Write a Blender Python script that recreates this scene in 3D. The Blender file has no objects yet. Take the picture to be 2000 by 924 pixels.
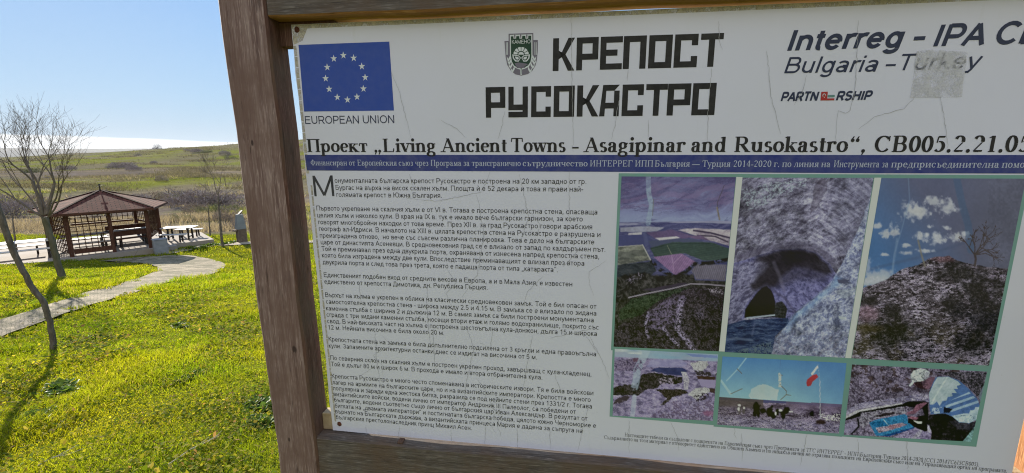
import bpy, bmesh, math, random
import numpy as np
from mathutils import Vector, Matrix
scene = bpy.context.scene
COL = scene.collection
R = math.radians
rng = np.random.default_rng(7)
random.seed(7)

# ---------------------------------------------------------------- camera
EYE = 1.6                      # metres above the ground under the photographer
F_PX = 870.0                   # focal length for a 2000 px wide frame
PITCH = math.atan(165 / F_PX)  # looking a little down
camd = bpy.data.cameras.new('camera')
cam = bpy.data.objects.new('camera', camd)
COL.objects.link(cam)
cam.location = (0, 0, EYE)
cam.rotation_euler = (math.pi / 2 - PITCH, 0, 0)
camd.sensor_width = 36
camd.lens = F_PX / 2000 * 36
camd.clip_start = 0.05
camd.clip_end = 30000
scene.camera = cam

# ---------------------------------------------------------------- world and sun
SUN_AZ, SUN_EL = R(-45), R(20)   # azimuth from +Y, towards +X
world = bpy.data.worlds.new('World')
scene.world = world
world.use_nodes = True
wn, wl = world.node_tree.nodes, world.node_tree.links
bg = wn['Background']
SKY_STRENGTH = 0.15
bg.inputs[1].default_value = SKY_STRENGTH
sky = wn.new('ShaderNodeTexSky')
sky.sky_type = 'NISHITA'
sky.sun_disc = False
sky.sun_elevation = SUN_EL
sky.sun_rotation = SUN_AZ % (2 * math.pi)
sky.air_density = 1.0
sky.dust_density = 0.3
sky.ozone_density = 1.6
def wmath(op, a, b=None, c=None):
    n = wn.new('ShaderNodeMath'); n.operation = op
    for i, v in enumerate((a, b, c)):
        if v is None: continue
        if isinstance(v, (int, float)): n.inputs[i].default_value = v
        else: wl.new(v, n.inputs[i])
    return n.outputs[0]
tc = wn.new('ShaderNodeTexCoord')
sep = wn.new('ShaderNodeSeparateXYZ'); wl.new(tc.outputs['Generated'], sep.inputs[0])
wmap = wn.new('ShaderNodeMapping'); wmap.inputs['Scale'].default_value = (7, 7, 60)
wl.new(tc.outputs['Generated'], wmap.inputs[0])
wno = wn.new('ShaderNodeTexNoise'); wno.inputs['Scale'].default_value = 1.0; wno.inputs['Detail'].default_value = 5
wl.new(wmap.outputs[0], wno.inputs['Vector'])
# a low bright cloud bank over the far land, thicker to the left
top = wmath('ADD', wmath('MULTIPLY_ADD', sep.outputs[0], -0.0335, 0.001), wmath('MULTIPLY', wmath('SUBTRACT', wno.outputs[0], 0.5), 0.008))
mr = wn.new('ShaderNodeMapRange'); mr.interpolation_type = 'SMOOTHSTEP'
wl.new(wmath('SUBTRACT', top, sep.outputs[2]), mr.inputs[0])
mr.inputs[1].default_value = -0.002; mr.inputs[2].default_value = 0.003
def wmix(fac, a, b, mode='MIX'):
    n = wn.new('ShaderNodeMix'); n.data_type = 'RGBA'; n.blend_type = mode; n.clamp_result = False
    for i, v in ((0, fac), (6, a), (7, b)):
        if isinstance(v, (int, float)): n.inputs[i].default_value = v
        elif isinstance(v, tuple): n.inputs[i].default_value = (*v, 1)
        else: wl.new(v, n.inputs[i])
    return n.outputs[2]
# a hazy winter sky: the physical sky with its glare held down, over an azure gradient by elevation
lum = wn.new('ShaderNodeRGBToBW'); wl.new(sky.outputs[0], lum.inputs[0])
hold = wmath('DIVIDE', 1.0, wmath('MULTIPLY_ADD', lum.outputs[0], 0.5, 1.0))
hcol = wn.new('ShaderNodeCombineColor')
for i in range(3): wl.new(hold, hcol.inputs[i])
phys = wmix(1.0, sky.outputs[0], hcol.outputs[0], 'MULTIPLY')
ramp = wn.new('ShaderNodeValToRGB'); wl.new(sep.outputs[2], ramp.inputs[0])
els = ramp.color_ramp.elements
while len(els) < 5: els.new(0.5)
for e, (p_, c_) in zip(els, ((0.0, (0.60, 0.79, 0.95)), (0.10, (0.47, 0.72, 0.98)), (0.26, (0.31, 0.58, 0.97)), (0.6, (0.24, 0.46, 0.85)), (1.0, (0.20, 0.40, 0.78)))):
    e.position = p_; e.color = (*c_, 1)
azure = wmix(1.0, ramp.outputs[0], (2.75, 2.72, 2.8), 'MULTIPLY')
skycol = wmix(0.78, phys, azure)
skycol = wmix(wmath('MULTIPLY', mr.outputs[0], 0.92), skycol, (3.1, 3.1, 3.05))
# cloud veil added in the unseen sky behind the camera, brightening the board
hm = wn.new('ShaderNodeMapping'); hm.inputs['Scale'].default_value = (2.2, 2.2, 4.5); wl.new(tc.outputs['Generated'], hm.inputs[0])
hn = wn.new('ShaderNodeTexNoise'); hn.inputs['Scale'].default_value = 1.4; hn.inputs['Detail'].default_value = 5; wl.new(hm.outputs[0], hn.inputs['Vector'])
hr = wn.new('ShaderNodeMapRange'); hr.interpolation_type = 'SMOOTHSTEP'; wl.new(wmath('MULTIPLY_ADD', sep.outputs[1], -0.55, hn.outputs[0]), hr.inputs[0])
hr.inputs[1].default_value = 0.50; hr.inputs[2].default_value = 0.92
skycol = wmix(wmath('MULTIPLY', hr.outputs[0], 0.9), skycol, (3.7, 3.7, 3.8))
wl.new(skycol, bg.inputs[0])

sund = bpy.data.lights.new('sun', 'SUN')
sund.energy = 4.7
sund.angle = R(0.53)
sund.color = (1.0, 0.93, 0.82)
sun = bpy.data.objects.new('sun', sund)
COL.objects.link(sun)
to_sun = Vector((math.sin(SUN_AZ) * math.cos(SUN_EL), math.cos(SUN_AZ) * math.cos(SUN_EL), math.sin(SUN_EL)))
sun.rotation_euler = to_sun.to_track_quat('Z', 'Y').to_euler()
sun.location = (-20, 20, 30)

vs = scene.view_settings
vs.view_transform = 'Standard'
vs.look = 'None'
vs.exposure = 1.3
vs.gamma = 1.0
vs.use_curve_mapping = False
scene.cycles.use_denoising = True
scene.cycles.denoising_prefilter = 'NONE'   # keeps the small lettering crisp
scene.cycles.filter_width = 1.1
scene.cycles.max_bounces = 6
scene.cycles.transparent_max_bounces = 6
scene.cycles.volume_bounces = 0

# ---------------------------------------------------------------- helpers
def link(o, parent=None):
    COL.objects.link(o)
    if parent is not None: o.parent = parent
    return o

def tag(o, label, cat, group=None, kind=None):
    o['label'] = label; o['category'] = cat
    if group: o['group'] = group
    if kind: o['kind'] = kind
    return o

def thing(name, label, cat, loc=(0, 0, 0), rz=0.0, group=None):
    o = bpy.data.objects.new(name, None)
    o.empty_display_size = 0.1
    o.location = loc; o.rotation_euler = (0, 0, rz)
    COL.objects.link(o)
    return tag(o, label, cat, group)

def mesh_obj(name, verts, faces, mats, parent=None, smooth=False, uvs=None, mat_idx=None, colors=None):
    me = bpy.data.meshes.new(name)
    me.from_pydata([tuple(v) for v in verts], [], faces)
    if not isinstance(mats, (list, tuple)): mats = [mats]
    for m in mats: me.materials.append(m)
    if mat_idx is not None: me.polygons.foreach_set('material_index', list(mat_idx))
    if smooth: me.polygons.foreach_set('use_smooth', [True] * len(me.polygons))
    if uvs is not None:
        l = me.uv_layers.new(name='UVMap')
        vi = np.empty(len(me.loops), np.int32); me.loops.foreach_get('vertex_index', vi)
        l.data.foreach_set('uv', np.asarray(uvs, np.float32)[vi].ravel())
    if colors is not None:
        at = me.color_attributes.new('Col', 'FLOAT_COLOR', 'POINT')
        c = np.ones((len(verts), 4), np.float32); c[:, :3] = colors
        at.data.foreach_set('color', c.ravel())
    me.update()
    return link(bpy.data.objects.new(name, me), parent)

def fast_mesh(name, verts, tris_or_quads, mats, parent=None, colors=None, smooth=False):
    """numpy arrays in, one mesh object out; faces all of one size"""
    v = np.asarray(verts, np.float32); f = np.asarray(tris_or_quads, np.int32)
    me = bpy.data.meshes.new(name)
    me.vertices.add(len(v)); me.vertices.foreach_set('co', v.ravel())
    k = f.shape[1]
    me.loops.add(f.size); me.loops.foreach_set('vertex_index', f.ravel())
    me.polygons.add(len(f)); me.polygons.foreach_set('loop_start', np.arange(0, f.size, k, dtype=np.int32))
    if smooth: me.polygons.foreach_set('use_smooth', np.ones(len(f), bool))
    if not isinstance(mats, (list, tuple)): mats = [mats]
    for m in mats: me.materials.append(m)
    if colors is not None:
        at = me.color_attributes.new('Col', 'FLOAT_COLOR', 'POINT')
        c = np.ones((len(v), 4), np.float32); c[:, :3] = colors
        at.data.foreach_set('color', c.ravel())
    me.update(calc_edges=True); me.validate()
    return link(bpy.data.objects.new(name, me), parent)

class MB:
    """collects boxes, tubes and polygons; build() links them as ONE mesh object"""
    def __init__(s): s.v = []; s.f = []; s.m = []
    def add(s, v, f, m=0):
        b = len(s.v); s.v += [tuple(p) for p in v]
        s.f += [tuple(i + b for i in q) for q in f]; s.m += [m] * len(f)
    def box(s, lo, hi, m=0, M=None):
        x0, y0, z0 = lo; x1, y1, z1 = hi
        v = [Vector(p) for p in ((x0, y0, z0), (x1, y0, z0), (x1, y1, z0), (x0, y1, z0), (x0, y0, z1), (x1, y0, z1), (x1, y1, z1), (x0, y1, z1))]
        if M is not None: v = [M @ p for p in v]
        s.add(v, [(3, 2, 1, 0), (4, 5, 6, 7), (0, 1, 5, 4), (1, 2, 6, 5), (2, 3, 7, 6), (3, 0, 4, 7)], m)
    def bar(s, a, b, w, h, m=0, up=(0, 0, 1)):
        a, b = Vector(a), Vector(b); d = (b - a); L = d.length; d.normalize()
        u = Vector(up)
        if abs(d.dot(u)) > 0.98: u = Vector((0, 1, 0))
        x = d.cross(u).normalized(); y = x.cross(d)
        v = []
        for p in (a, b):
            for sx, sy in ((-1, -1), (1, -1), (1, 1), (-1, 1)): v.append(p + x * (w / 2 * sx) + y * (h / 2 * sy))
        s.add(v, [(0, 1, 2, 3), (7, 6, 5, 4), (0, 4, 5, 1), (1, 5, 6, 2), (2, 6, 7, 3), (3, 7, 4, 0)], m)
    def tube(s, pts, rad, n=6, m=0, cap=True):
        pts = [Vector(p) for p in pts]; b = len(s.v)
        t0 = (pts[1] - pts[0]).normalized()
        ref = t0.orthogonal().normalized()
        for i, p in enumerate(pts):
            t = (pts[min(i + 1, len(pts) - 1)] - pts[max(i - 1, 0)]).normalized()
            ref = (ref - t * ref.dot(t)).normalized(); w = t.cross(ref)
            for k in range(n):
                a = 2 * math.pi * k / n
                s.v.append(tuple(p + (ref * math.cos(a) + w * math.sin(a)) * rad[i]))
        for i in range(len(pts) - 1):
            for k in range(n):
                s.f.append((b + i * n + k, b + i * n + (k + 1) % n, b + (i + 1) * n + (k + 1) % n, b + (i + 1) * n + k)); s.m.append(m)
        if cap:
            s.f.append(tuple(b + k for k in reversed(range(n)))); s.m.append(m)
            e = b + (len(pts) - 1) * n
            s.f.append(tuple(e + k for k in range(n))); s.m.append(m)
    def build(s, name, mats, parent=None, smooth=False, bevel=0.0):
        o = mesh_obj(name, s.v, s.f, mats, parent, smooth, mat_idx=s.m)
        if bevel:
            md = o.modifiers.new('bevel', 'BEVEL'); md.width = bevel; md.segments = 2; md.limit_method = 'ANGLE'
        return o

def ray(u, v):
    x = (u - 1000) / F_PX; y = (462 - v) / F_PX
    c, s = math.cos(PITCH), math.sin(PITCH)
    return np.array([x, c + y * s, -s + y * c])

# value noise (numpy)
def _lat(ix, iy, seed):
    h = (ix.astype(np.int64) * 374761393 + iy.astype(np.int64) * 668265263 + seed * 144269504) & 0xffffffff
    h = ((h ^ (h >> 13)) * 1274126177) & 0xffffffff
    h = h ^ (h >> 16)
    return (h & 0xffff) / 65535.0
def vnoise(x, y, seed=0):
    x = np.asarray(x, float); y = np.asarray(y, float)
    ix, iy = np.floor(x), np.floor(y); fx, fy = x - ix, y - iy
    fx = fx * fx * (3 - 2 * fx); fy = fy * fy * (3 - 2 * fy)
    a, b = _lat(ix, iy, seed), _lat(ix + 1, iy, seed)
    c, d = _lat(ix, iy + 1, seed), _lat(ix + 1, iy + 1, seed)
    return (a * (1 - fx) + b * fx) * (1 - fy) + (c * (1 - fx) + d * fx) * fy
def fbm(x, y, seed=0, oct=4, gain=0.5):
    t = 0; a = 1; n = 0
    for o in range(oct):
        t = t + a * vnoise(x * 2 ** o + o * 17.3, y * 2 ** o - o * 9.1, seed + o); n += a; a *= gain
    return t / n
def sstep(a, b, x):
    t = np.clip((x - a) / (b - a), 0, 1); return t * t * (3 - 2 * t)

# ---------------------------------------------------------------- materials
def new_mat(name):
    m = bpy.data.materials.new(name); m.use_nodes = True
    nt = m.node_tree; return m, nt, nt.nodes['Principled BSDF']
def ncoord(nt, scale=(1, 1, 1), kind='Object'):
    t = nt.nodes.new('ShaderNodeTexCoord'); mp = nt.nodes.new('ShaderNodeMapping')
    mp.inputs['Scale'].default_value = scale
    nt.links.new(t.outputs[kind], mp.inputs[0]); return mp.outputs[0]
def nnoise(nt, vec, scale, detail=5, rough=0.6, dist=0.0):
    n = nt.nodes.new('ShaderNodeTexNoise')
    n.inputs['Scale'].default_value = scale; n.inputs['Detail'].default_value = detail
    n.inputs['Roughness'].default_value = rough; n.inputs['Distortion'].default_value = dist
    if vec is not None: nt.links.new(vec, n.inputs['Vector'])
    return n.outputs[0]
def nramp(nt, fac, stops):
    r = nt.nodes.new('ShaderNodeValToRGB'); e = r.color_ramp.elements
    while len(e) < len(stops): e.new(0.5)
    for i, (p, c) in enumerate(stops):
        e[i].position = p; e[i].color = (*c, 1) if len(c) == 3 else c
    nt.links.new(fac, r.inputs[0]); return r.outputs[0]
def nmix(nt, fac, a, b, mode='MIX'):
    n = nt.nodes.new('ShaderNodeMix'); n.data_type = 'RGBA'; n.blend_type = mode
    for i, v in ((0, fac), (6, a), (7, b)):
        if isinstance(v, (int, float)): n.inputs[i].default_value = v
        elif isinstance(v, tuple): n.inputs[i].default_value = (*v, 1)
        else: nt.links.new(v, n.inputs[i])
    return n.outputs[2]
def nbump(nt, h, bsdf, strength=0.4, dist=0.01):
    b = nt.nodes.new('ShaderNodeBump'); b.inputs['Strength'].default_value = strength; b.inputs['Distance'].default_value = dist
    nt.links.new(h, b.inputs['Height']); nt.links.new(b.outputs[0], bsdf.inputs['Normal'])
def noisy(name, c0, c1, scale=8, rough=0.8, stretch=(1, 1, 1), bump=0.3, c2=None, bdist=0.01):
    m, nt, b = new_mat(name)
    v = ncoord(nt, stretch); n = nnoise(nt, v, scale)
    col = nramp(nt, n, [(0.3, c0), (0.7, c1)] if c2 is None else [(0.25, c0), (0.5, c1), (0.75, c2)])
    nt.links.new(col, b.inputs['Base Color']); b.inputs['Roughness'].default_value = rough; b.inputs['Specular IOR Level'].default_value = 0.12
    if bump: nbump(nt, n, b, bump, bdist)
    return m
def wood(name, dark, mid, light, axis=2, rough=0.8, grain=1.0, stain=None, stain_amt=0.5, knots=()):
    """weathered timber: long grain, drying checks, pale abraded streaks, stains and knots"""
    m, nt, b = new_mat(name)
    def stretch(across, along, sc, det, ro, di=0.):
        st = [across * grain] * 3; st[axis] = along * grain
        return nnoise(nt, ncoord(nt, tuple(st)), sc, det, ro, di)
    n1 = stretch(70, 2.5, 1.0, 8, 0.7, 0.8); n2 = stretch(260, 9, 1.0, 5, 0.65, .3); n4 = stretch(420, 26, 1.0, 4, 0.6)
    n3 = nnoise(nt, ncoord(nt, (1, 1, 1)), 6.0, 6, 0.65); n5 = stretch(36, 7, 1.0, 7, .7, .4)
    col = nramp(nt, n1, [(0.30, dark), (0.5, mid), (0.70, light)])
    col = nmix(nt, nramp(nt, n4, [(0.52, (0, 0, 0)), (0.66, (0.8, 0.8, 0.8))]), col, tuple(min(1, c * 1.25 + 0.02) for c in light))
    if stain: col = nmix(nt, nramp(nt, n3, [(0.5 - 0.25 * stain_amt, (0, 0, 0)), (0.62, (0.85, 0.85, 0.85))]), col, stain)
    col = nmix(nt, nramp(nt, n5, [(0.58, (0, 0, 0)), (0.70, (0.7, 0.7, 0.7))]), col, tuple(c * .6 for c in dark))
    crk = nramp(nt, n2, [(0.30, (0.22, 0.2, 0.2)), (0.37, (1, 1, 1))])
    col = nmix(nt, 1.0, col, crk, 'MULTIPLY')
    for kx, ky, kz, rx, rz in knots:
        t = nt.nodes.new('ShaderNodeTexCoord'); mp = nt.nodes.new('ShaderNodeMapping')
        mp.inputs['Location'].default_value = (-kx / rx, -ky / rx * .3, -kz / rz); mp.inputs['Scale'].default_value = (1 / rx, .3 / rx, 1 / rz)
        nt.links.new(t.outputs['Object'], mp.inputs[0]); ln = nt.nodes.new('ShaderNodeVectorMath'); ln.operation = 'LENGTH'; nt.links.new(mp.outputs[0], ln.inputs[0])
        ad = nt.nodes.new('ShaderNodeMath'); ad.operation = 'MULTIPLY_ADD'; nt.links.new(n4, ad.inputs[0]); ad.inputs[1].default_value = .8; nt.links.new(ln.outputs['Value'], ad.inputs[2])
        col = nmix(nt, nramp(nt, ad.outputs[0], [(0.75, (0.9, 0.9, 0.9)), (1.0, (0, 0, 0))]), col, tuple(c * .45 for c in dark))
    nt.links.new(col, b.inputs['Base Color']); b.inputs['Roughness'].default_value = rough; b.inputs['Specular IOR Level'].default_value = 0.25
    nbump(nt, nmix(nt, 0.5, n1, nmix(nt, .5, n2, n4)), b, 0.8, 0.004)
    return m
def vcol_mat(name, rough=0.7, gloss=0.0, transl=0.0):
    m, nt, b = new_mat(name)
    a = nt.nodes.new('ShaderNodeAttribute'); a.attribute_name = 'Col'
    nt.links.new(a.outputs['Color'], b.inputs['Base Color'])
    b.inputs['Roughness'].default_value = rough; b.inputs['Specular IOR Level'].default_value = 0.15
    if gloss: b.inputs['Coat Weight'].default_value = gloss; b.inputs['Coat Roughness'].default_value = 0.06
    if transl:
        t = nt.nodes.new('ShaderNodeBsdfTranslucent'); mx = nt.nodes.new('ShaderNodeMixShader')
        nt.links.new(nmix(nt, 1.0, a.outputs['Color'], (1.6, 1.5, 0.7), 'MULTIPLY'), t.inputs[0])
        mx.inputs[0].default_value = transl
        nt.links.new(b.outputs[0], mx.inputs[1]); nt.links.new(t.outputs[0], mx.inputs[2])
        nt.links.new(mx.outputs[0], nt.nodes['Material Output'].inputs[0])
    return m
def flat(name, c, rough=0.5, gloss=0.0, spec=0.5, metal=0.0):
    m, nt, b = new_mat(name)
    n = nnoise(nt, ncoord(nt), 14, 4)
    col = nramp(nt, n, [(0.3, tuple(x * 0.9 for x in c)), (0.7, tuple(min(1, x * 1.06) for x in c))])
    nt.links.new(col, b.inputs['Base Color']); b.inputs['Roughness'].default_value = rough
    b.inputs['Metallic'].default_value = metal
    if gloss: b.inputs['Coat Weight'].default_value = gloss; b.inputs['Coat Roughness'].default_value = 0.06
    return m
# ---------------------------------------------------------------- terrain
PY = np.array([-400, -160, -90, -50, -22, -8, 0, 18, 20.5, 23, 25, 27, 32, 45, 70, 110, 160, 240, 400, 700, 1000, 1500, 2500, 6000.])
PZ = np.array([75, 52, 30, 13, 4.0, 1.2, 0, -2.97, -3.28, -3.22, -3.1, -3.3, -4.0, -5.4, -7.4, -9.7, -10.9, -11.6, -10.5, -4.6, 6.0, 4.0, -30, -60.])
def terr(x, y):
    x = np.asarray(x, float); y = np.asarray(y, float)
    z = np.interp(y, PY, PZ)
    # round the corners of the profile
    z = (z + np.interp(y - np.maximum(0.6, np.abs(y) * 0.06), PY, PZ) + np.interp(y + np.maximum(0.6, np.abs(y) * 0.06), PY, PZ)) / 3
    far = sstep(300, 1000, y)
    z = z + far * 60 * np.clip(x / np.maximum(y, 1) + 0.80, -0.5, 0.5)
    z = z + sstep(27, 45, y) * (fbm(x / 9, y / 9, 3, 3) - 0.5) * 1.5
    z = z + sstep(60, 200, y) * (fbm(x / 60, y / 60, 5, 4) - 0.5) * 5 + sstep(200, 500, y) * (fbm(x / 170, y / 130, 6, 4) - 0.5) * 16 * (1 - .6 * sstep(900, 1100, y))
    z = z + sstep(-30, -90, y) * (fbm(x / 25, y / 25, 9, 4) - 0.5) * 18
    near = 1 - sstep(17, 19, y) * (1 - sstep(27, 30, y))
    z = z + near * (fbm(x / 1.6, y / 1.6, 11, 3) - 0.5) * 0.10 * (1 - sstep(60, 120, np.abs(y)))
    return z
def ground_at(u, v):
    """where the sight line through a pixel of the photograph meets the ground"""
    r = ray(u, v); t = 0.5
    for i in range(60):
        p = r * t; dz = EYE + p[2] - float(terr(p[0], p[1]))
        if abs(dz) < 1e-4: break
        t += dz / max(0.15, -r[2] + 0.16) * 0.8
    return np.array([p[0], p[1], float(terr(p[0], p[1]))])

# pavilion frame: e runs along its front, m runs into it
GZ = -3.0
FLP = np.array([-19.6, 19.35]); E_ = np.array([0.70711, 0.70711]); M_ = np.array([-0.70711, 0.70711])
def gz(e, m, z=0.0):
    p = FLP + E_ * e + M_ * m
    return Vector((p[0], p[1], GZ + z))
SLAB = [(-7.5, -0.1), (-0.6, -0.35), (3.75, -0.35), (3.75, 0.35), (5.45, 0.35), (5.45, 3.5), (3.9, 3.5), (3.9, 6.2), (-7.5, 6.2)]
SLAB_W = np.array([gz(e, m)[:2] for e, m in SLAB])
PATH_PX = [((-60, 650), (-60, 684)), ((0, 628), (0, 662)), ((80, 603), (80, 633)), ((160, 576), (160, 604)), ((240, 554), (245, 578)), ((288, 538), (330, 553)),
           ((306, 529), (400, 541)), ((306, 522), (438, 524)), ((292, 517), (432, 512)), ((262, 514), (392, 503)), ((225, 512), (345, 499)), ((190, 511), (235, 506))]
PATH_W = [(ground_at(*a), ground_at(*b)) for a, b in PATH_PX]
PATH_POLY = np.array([p[0][:2] for p in PATH_W] + [p[1][:2] for p in reversed(PATH_W)])
def ragged(x, y, amp=.38):
    '''points shifted a little so that borders of planting are uneven'''
    return x + (fbm(x / .35, y / .35, 55, 3) - .5) * amp * 2.4, y + (fbm(x / .35, y / .35, 57, 3) - .5) * amp * 2.4
def inside(x, y, poly):
    c = np.zeros(np.shape(x), bool); n = len(poly); j = n - 1
    for i in range(n):
        xi, yi = poly[i]; xj, yj = poly[j]
        c ^= ((yi > y) != (yj > y)) & (x < (xj - xi) * (y - yi) / (yj - yi + 1e-12) + xi)
        j = i
    return c

def axis(n, near, far, sharp):
    s = np.linspace(-1, 1, n); return np.sinh(s * sharp) / np.sinh(sharp) * far
ys = np.unique(np.concatenate([np.linspace(-6, 34, 200), -np.geomspace(6, 400, 40), np.geomspace(34, 6000, 130)]))
xs = np.unique(np.concatenate([np.linspace(-34, 8, 170), -np.geomspace(34, 6500, 110), np.geomspace(8, 6500, 70)]))
GX, GY = np.meshgrid(xs, ys)
Z = terr(GX, GY)
ins = inside(GX, GY, SLAB_W) | inside(GX, GY, PATH_POLY)
Zg = np.where(ins, Z - 0.06, Z)
V = np.stack([GX, GY, Zg], -1).reshape(-1, 3)
nx = len(xs); ny = len(ys)
I = (np.arange(ny - 1)[:, None] * nx + np.arange(nx - 1)[None]).ravel()
FQ = np.stack([I, I + 1, I + 1 + nx, I + nx], 1)
# land cover colours (what grows there)
def cover(x, y):
    n1 = fbm(x / 14, y / 22, 21, 4); n2 = fbm(x / 3, y / 3, 25, 3)
    n3 = fbm(x / 30, y / 45, 27, 5)
    lawn = np.stack([0.095 + 0.05 * n2, 0.115 + 0.045 * n2, 0.012 + 0.008 * n2], -1)
    dry = np.stack([0.13 + 0.10 * n2, 0.11 + 0.08 * n2, 0.08 + 0.055 * n2], -1)
    brush = np.stack([0.10 + 0.06 * n2, 0.085 + 0.05 * n2, 0.075 + 0.045 * n2], -1)
    green = np.stack([0.10 + 0.05 * n2 + .05 * n3, 0.115 + 0.045 * n2 + .05 * n3, 0.018 + 0.012 * n2 + .015 * n3], -1)
    wild = sstep(25.5, 27.5, y + (n1 - 0.5) * 1.5)
    c = lawn
    mix = sstep(0.42, 0.60, n1 * 0.7 + n2 * 0.3)[..., None]
    w = dry * (1 - mix) + brush * mix
    g0 = (sstep(0.42, 0.58, fbm(x / 11, y / 7, 31, 4)) * (1 - sstep(60, 90, y)) * 0.8)[..., None]
    w = w * (1 - g0) + green * 0.8 * g0
    big = fbm(x / 150, y / 110, 41, 4)
    ang = x / np.maximum(y, 1)
    yb = y * (1 + 0.35 * (big - 0.5))
    gmask = sstep(125, 150, yb) * (1 - sstep(225, 250, yb)) + 0.85 * sstep(330, 420, yb) * (1 - sstep(1200, 1700, y)) * sstep(0.35, 0.55, big + 0.12)
    gmask = np.clip(gmask + 0.5 * sstep(0.55, 0.7, big) * sstep(100, 140, y), 0, 1)[..., None]
    bmix = np.maximum(sstep(0.50, 0.64, fbm(x / 40, y / 55, 47, 5)) * .85, sstep(.56, .62, fbm(x / 16, y / 30, 49, 4)) * .7)[..., None]
    gg = green * (1 - bmix) + (dry * 0.35 + brush * 0.65) * bmix
    w = w * (1 - gmask) + gg * gmask
    farw = sstep(1500, 2200, y)[..., None]
    w = w * (1 - farw) + np.array([0.075, 0.08, 0.06]) * farw
    wl_ = wild[..., None]
    return c * (1 - wl_) + w * wl_
gcol = cover(GX, GY).reshape(-1, 3)
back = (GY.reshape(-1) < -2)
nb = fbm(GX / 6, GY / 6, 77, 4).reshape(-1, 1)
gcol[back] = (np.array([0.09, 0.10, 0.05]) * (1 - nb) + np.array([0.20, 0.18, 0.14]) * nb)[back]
m_ground, nt, bs = new_mat('ground_cover')
a = nt.nodes.new('ShaderNodeAttribute'); a.attribute_name = 'Col'
v_ = ncoord(nt, (1, 1, 1))
nf = nnoise(nt, v_, 9, 6, 0.7); nc = nnoise(nt, v_, 0.5, 5, 0.65)
col = nmix(nt, 1.0, a.outputs['Color'], nramp(nt, nf, [(0.3, (0.55, 0.55, 0.55)), (0.7, (1.5, 1.45, 1.35))]), 'MULTIPLY')
col = nmix(nt, 1.0, col, nramp(nt, nc, [(0.3, (0.75, 0.75, 0.75)), (0.7, (1.25, 1.25, 1.2))]), 'MULTIPLY')
nt.links.new(col, bs.inputs['Base Color']); bs.inputs['Roughness'].default_value = 0.95
bs.inputs['Specular IOR Level'].default_value = 0.0
nbump(nt, nf, bs, 0.8, 0.06)
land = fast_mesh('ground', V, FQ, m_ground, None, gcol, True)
land['kind'] = 'structure'

# far ridge on the left horizon
rx = np.linspace(-4200, 900, 260); prof = 13 + 13 * fbm(rx / 420, rx * 0, 51, 4) - 22 * sstep(-1150, -520, rx)
rv = np.concatenate([np.stack([rx, 2250 + 0 * rx, -60 + 0 * rx], 1), np.stack([rx, 2500 + 0 * rx, prof], 1), np.stack([rx, 3000 + 0 * rx, prof - 6], 1)])
nr = len(rx); J = np.arange(nr - 1)
rf = np.concatenate([np.stack([J + k * nr, J + 1 + k * nr, J + 1 + (k + 1) * nr, J + (k + 1) * nr], 1) for k in (0, 1)])
m_ridge = noisy('ridge_woods', (0.05, 0.06, 0.065), (0.085, 0.09, 0.085), 0.02, 0.95, bump=0)
hills = fast_mesh('hills', rv, rf, m_ridge, None, None, True); hills['kind'] = 'structure'

# ---------------------------------------------------------------- paved path
def strip(rows, ncross=10, lift=0.03, sub=6):
    P0 = np.array([a for a, b in rows]); P1 = np.array([b for a, b in rows])
    t = np.arange(len(rows)); tt = np.linspace(0, len(rows) - 1, (len(rows) - 1) * sub + 1)
    def spl(P):
        out = []
        for s in tt:
            i = min(int(s), len(P) - 2); f = s - i
            p0, p1, p2, p3 = P[max(i - 1, 0)], P[i], P[i + 1], P[min(i + 2, len(P) - 1)]
            out.append(0.5 * (2 * p1 + (p2 - p0) * f + (2 * p0 - 5 * p1 + 4 * p2 - p3) * f * f + (3 * p1 - p0 - 3 * p2 + p3) * f ** 3))
        return np.array(out)
    A, B = spl(P0), spl(P1)
    jit = (fbm(tt * 3, tt * 0, 61, 3) - 0.5)[:, None] * 0.16
    A = A + jit * (A - B) / np.linalg.norm(A - B, axis=1)[:, None]
    jit = (fbm(tt * 3, tt * 0 + 9, 62, 3) - 0.5)[:, None] * 0.16
    B = B + jit * (B - A) / np.linalg.norm(A - B, axis=1)[:, None]
    w = np.linspace(0, 1, ncross + 1)
    G = A[:, None] * (1 - w)[None, :, None] + B[:, None] * w[None, :, None]
    G[..., 2] = terr(G[..., 0], G[..., 1]) + lift
    mid = (A + B) / 2; L = np.concatenate([[0], np.cumsum(np.linalg.norm(np.diff(mid, axis=0), axis=1))])
    W = np.linalg.norm(A - B, axis=1)
    uv = np.stack([(w[None] - 0.5) * W[:, None], np.repeat(L[:, None], ncross + 1, 1)], -1)
    n = ncross + 1; I = (np.arange(len(tt) - 1)[:, None] * n + np.arange(ncross)[None]).ravel()
    return G.reshape(-1, 3), np.stack([I, I + 1, I + 1 + n, I + n], 1), uv.reshape(-1, 2)
m_pave, nt, bs = new_mat('path_pavers')
uvn = nt.nodes.new('ShaderNodeUVMap'); br = nt.nodes.new('ShaderNodeTexBrick')
un = nt.nodes.new('ShaderNodeTexNoise'); un.inputs['Scale'].default_value = 5; un.inputs['Detail'].default_value = 3; nt.links.new(uvn.outputs[0], un.inputs['Vector'])
uo = nt.nodes.new('ShaderNodeVectorMath'); uo.operation = 'MULTIPLY_ADD'; nt.links.new(un.outputs['Color'], uo.inputs[0]); uo.inputs[1].default_value = (.16, .16, 0); nt.links.new(uvn.outputs[0], uo.inputs[2])
nt.links.new(uo.outputs[0], br.inputs['Vector'])
br.inputs['Scale'].default_value = 1.0; br.inputs['Brick Width'].default_value = 0.19; br.inputs['Row Height'].default_value = 0.12
br.inputs['Mortar Size'].default_value = 0.012; br.inputs['Mortar Smooth'].default_value = 0.3; br.inputs['Bias'].default_value = 0.0
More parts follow.
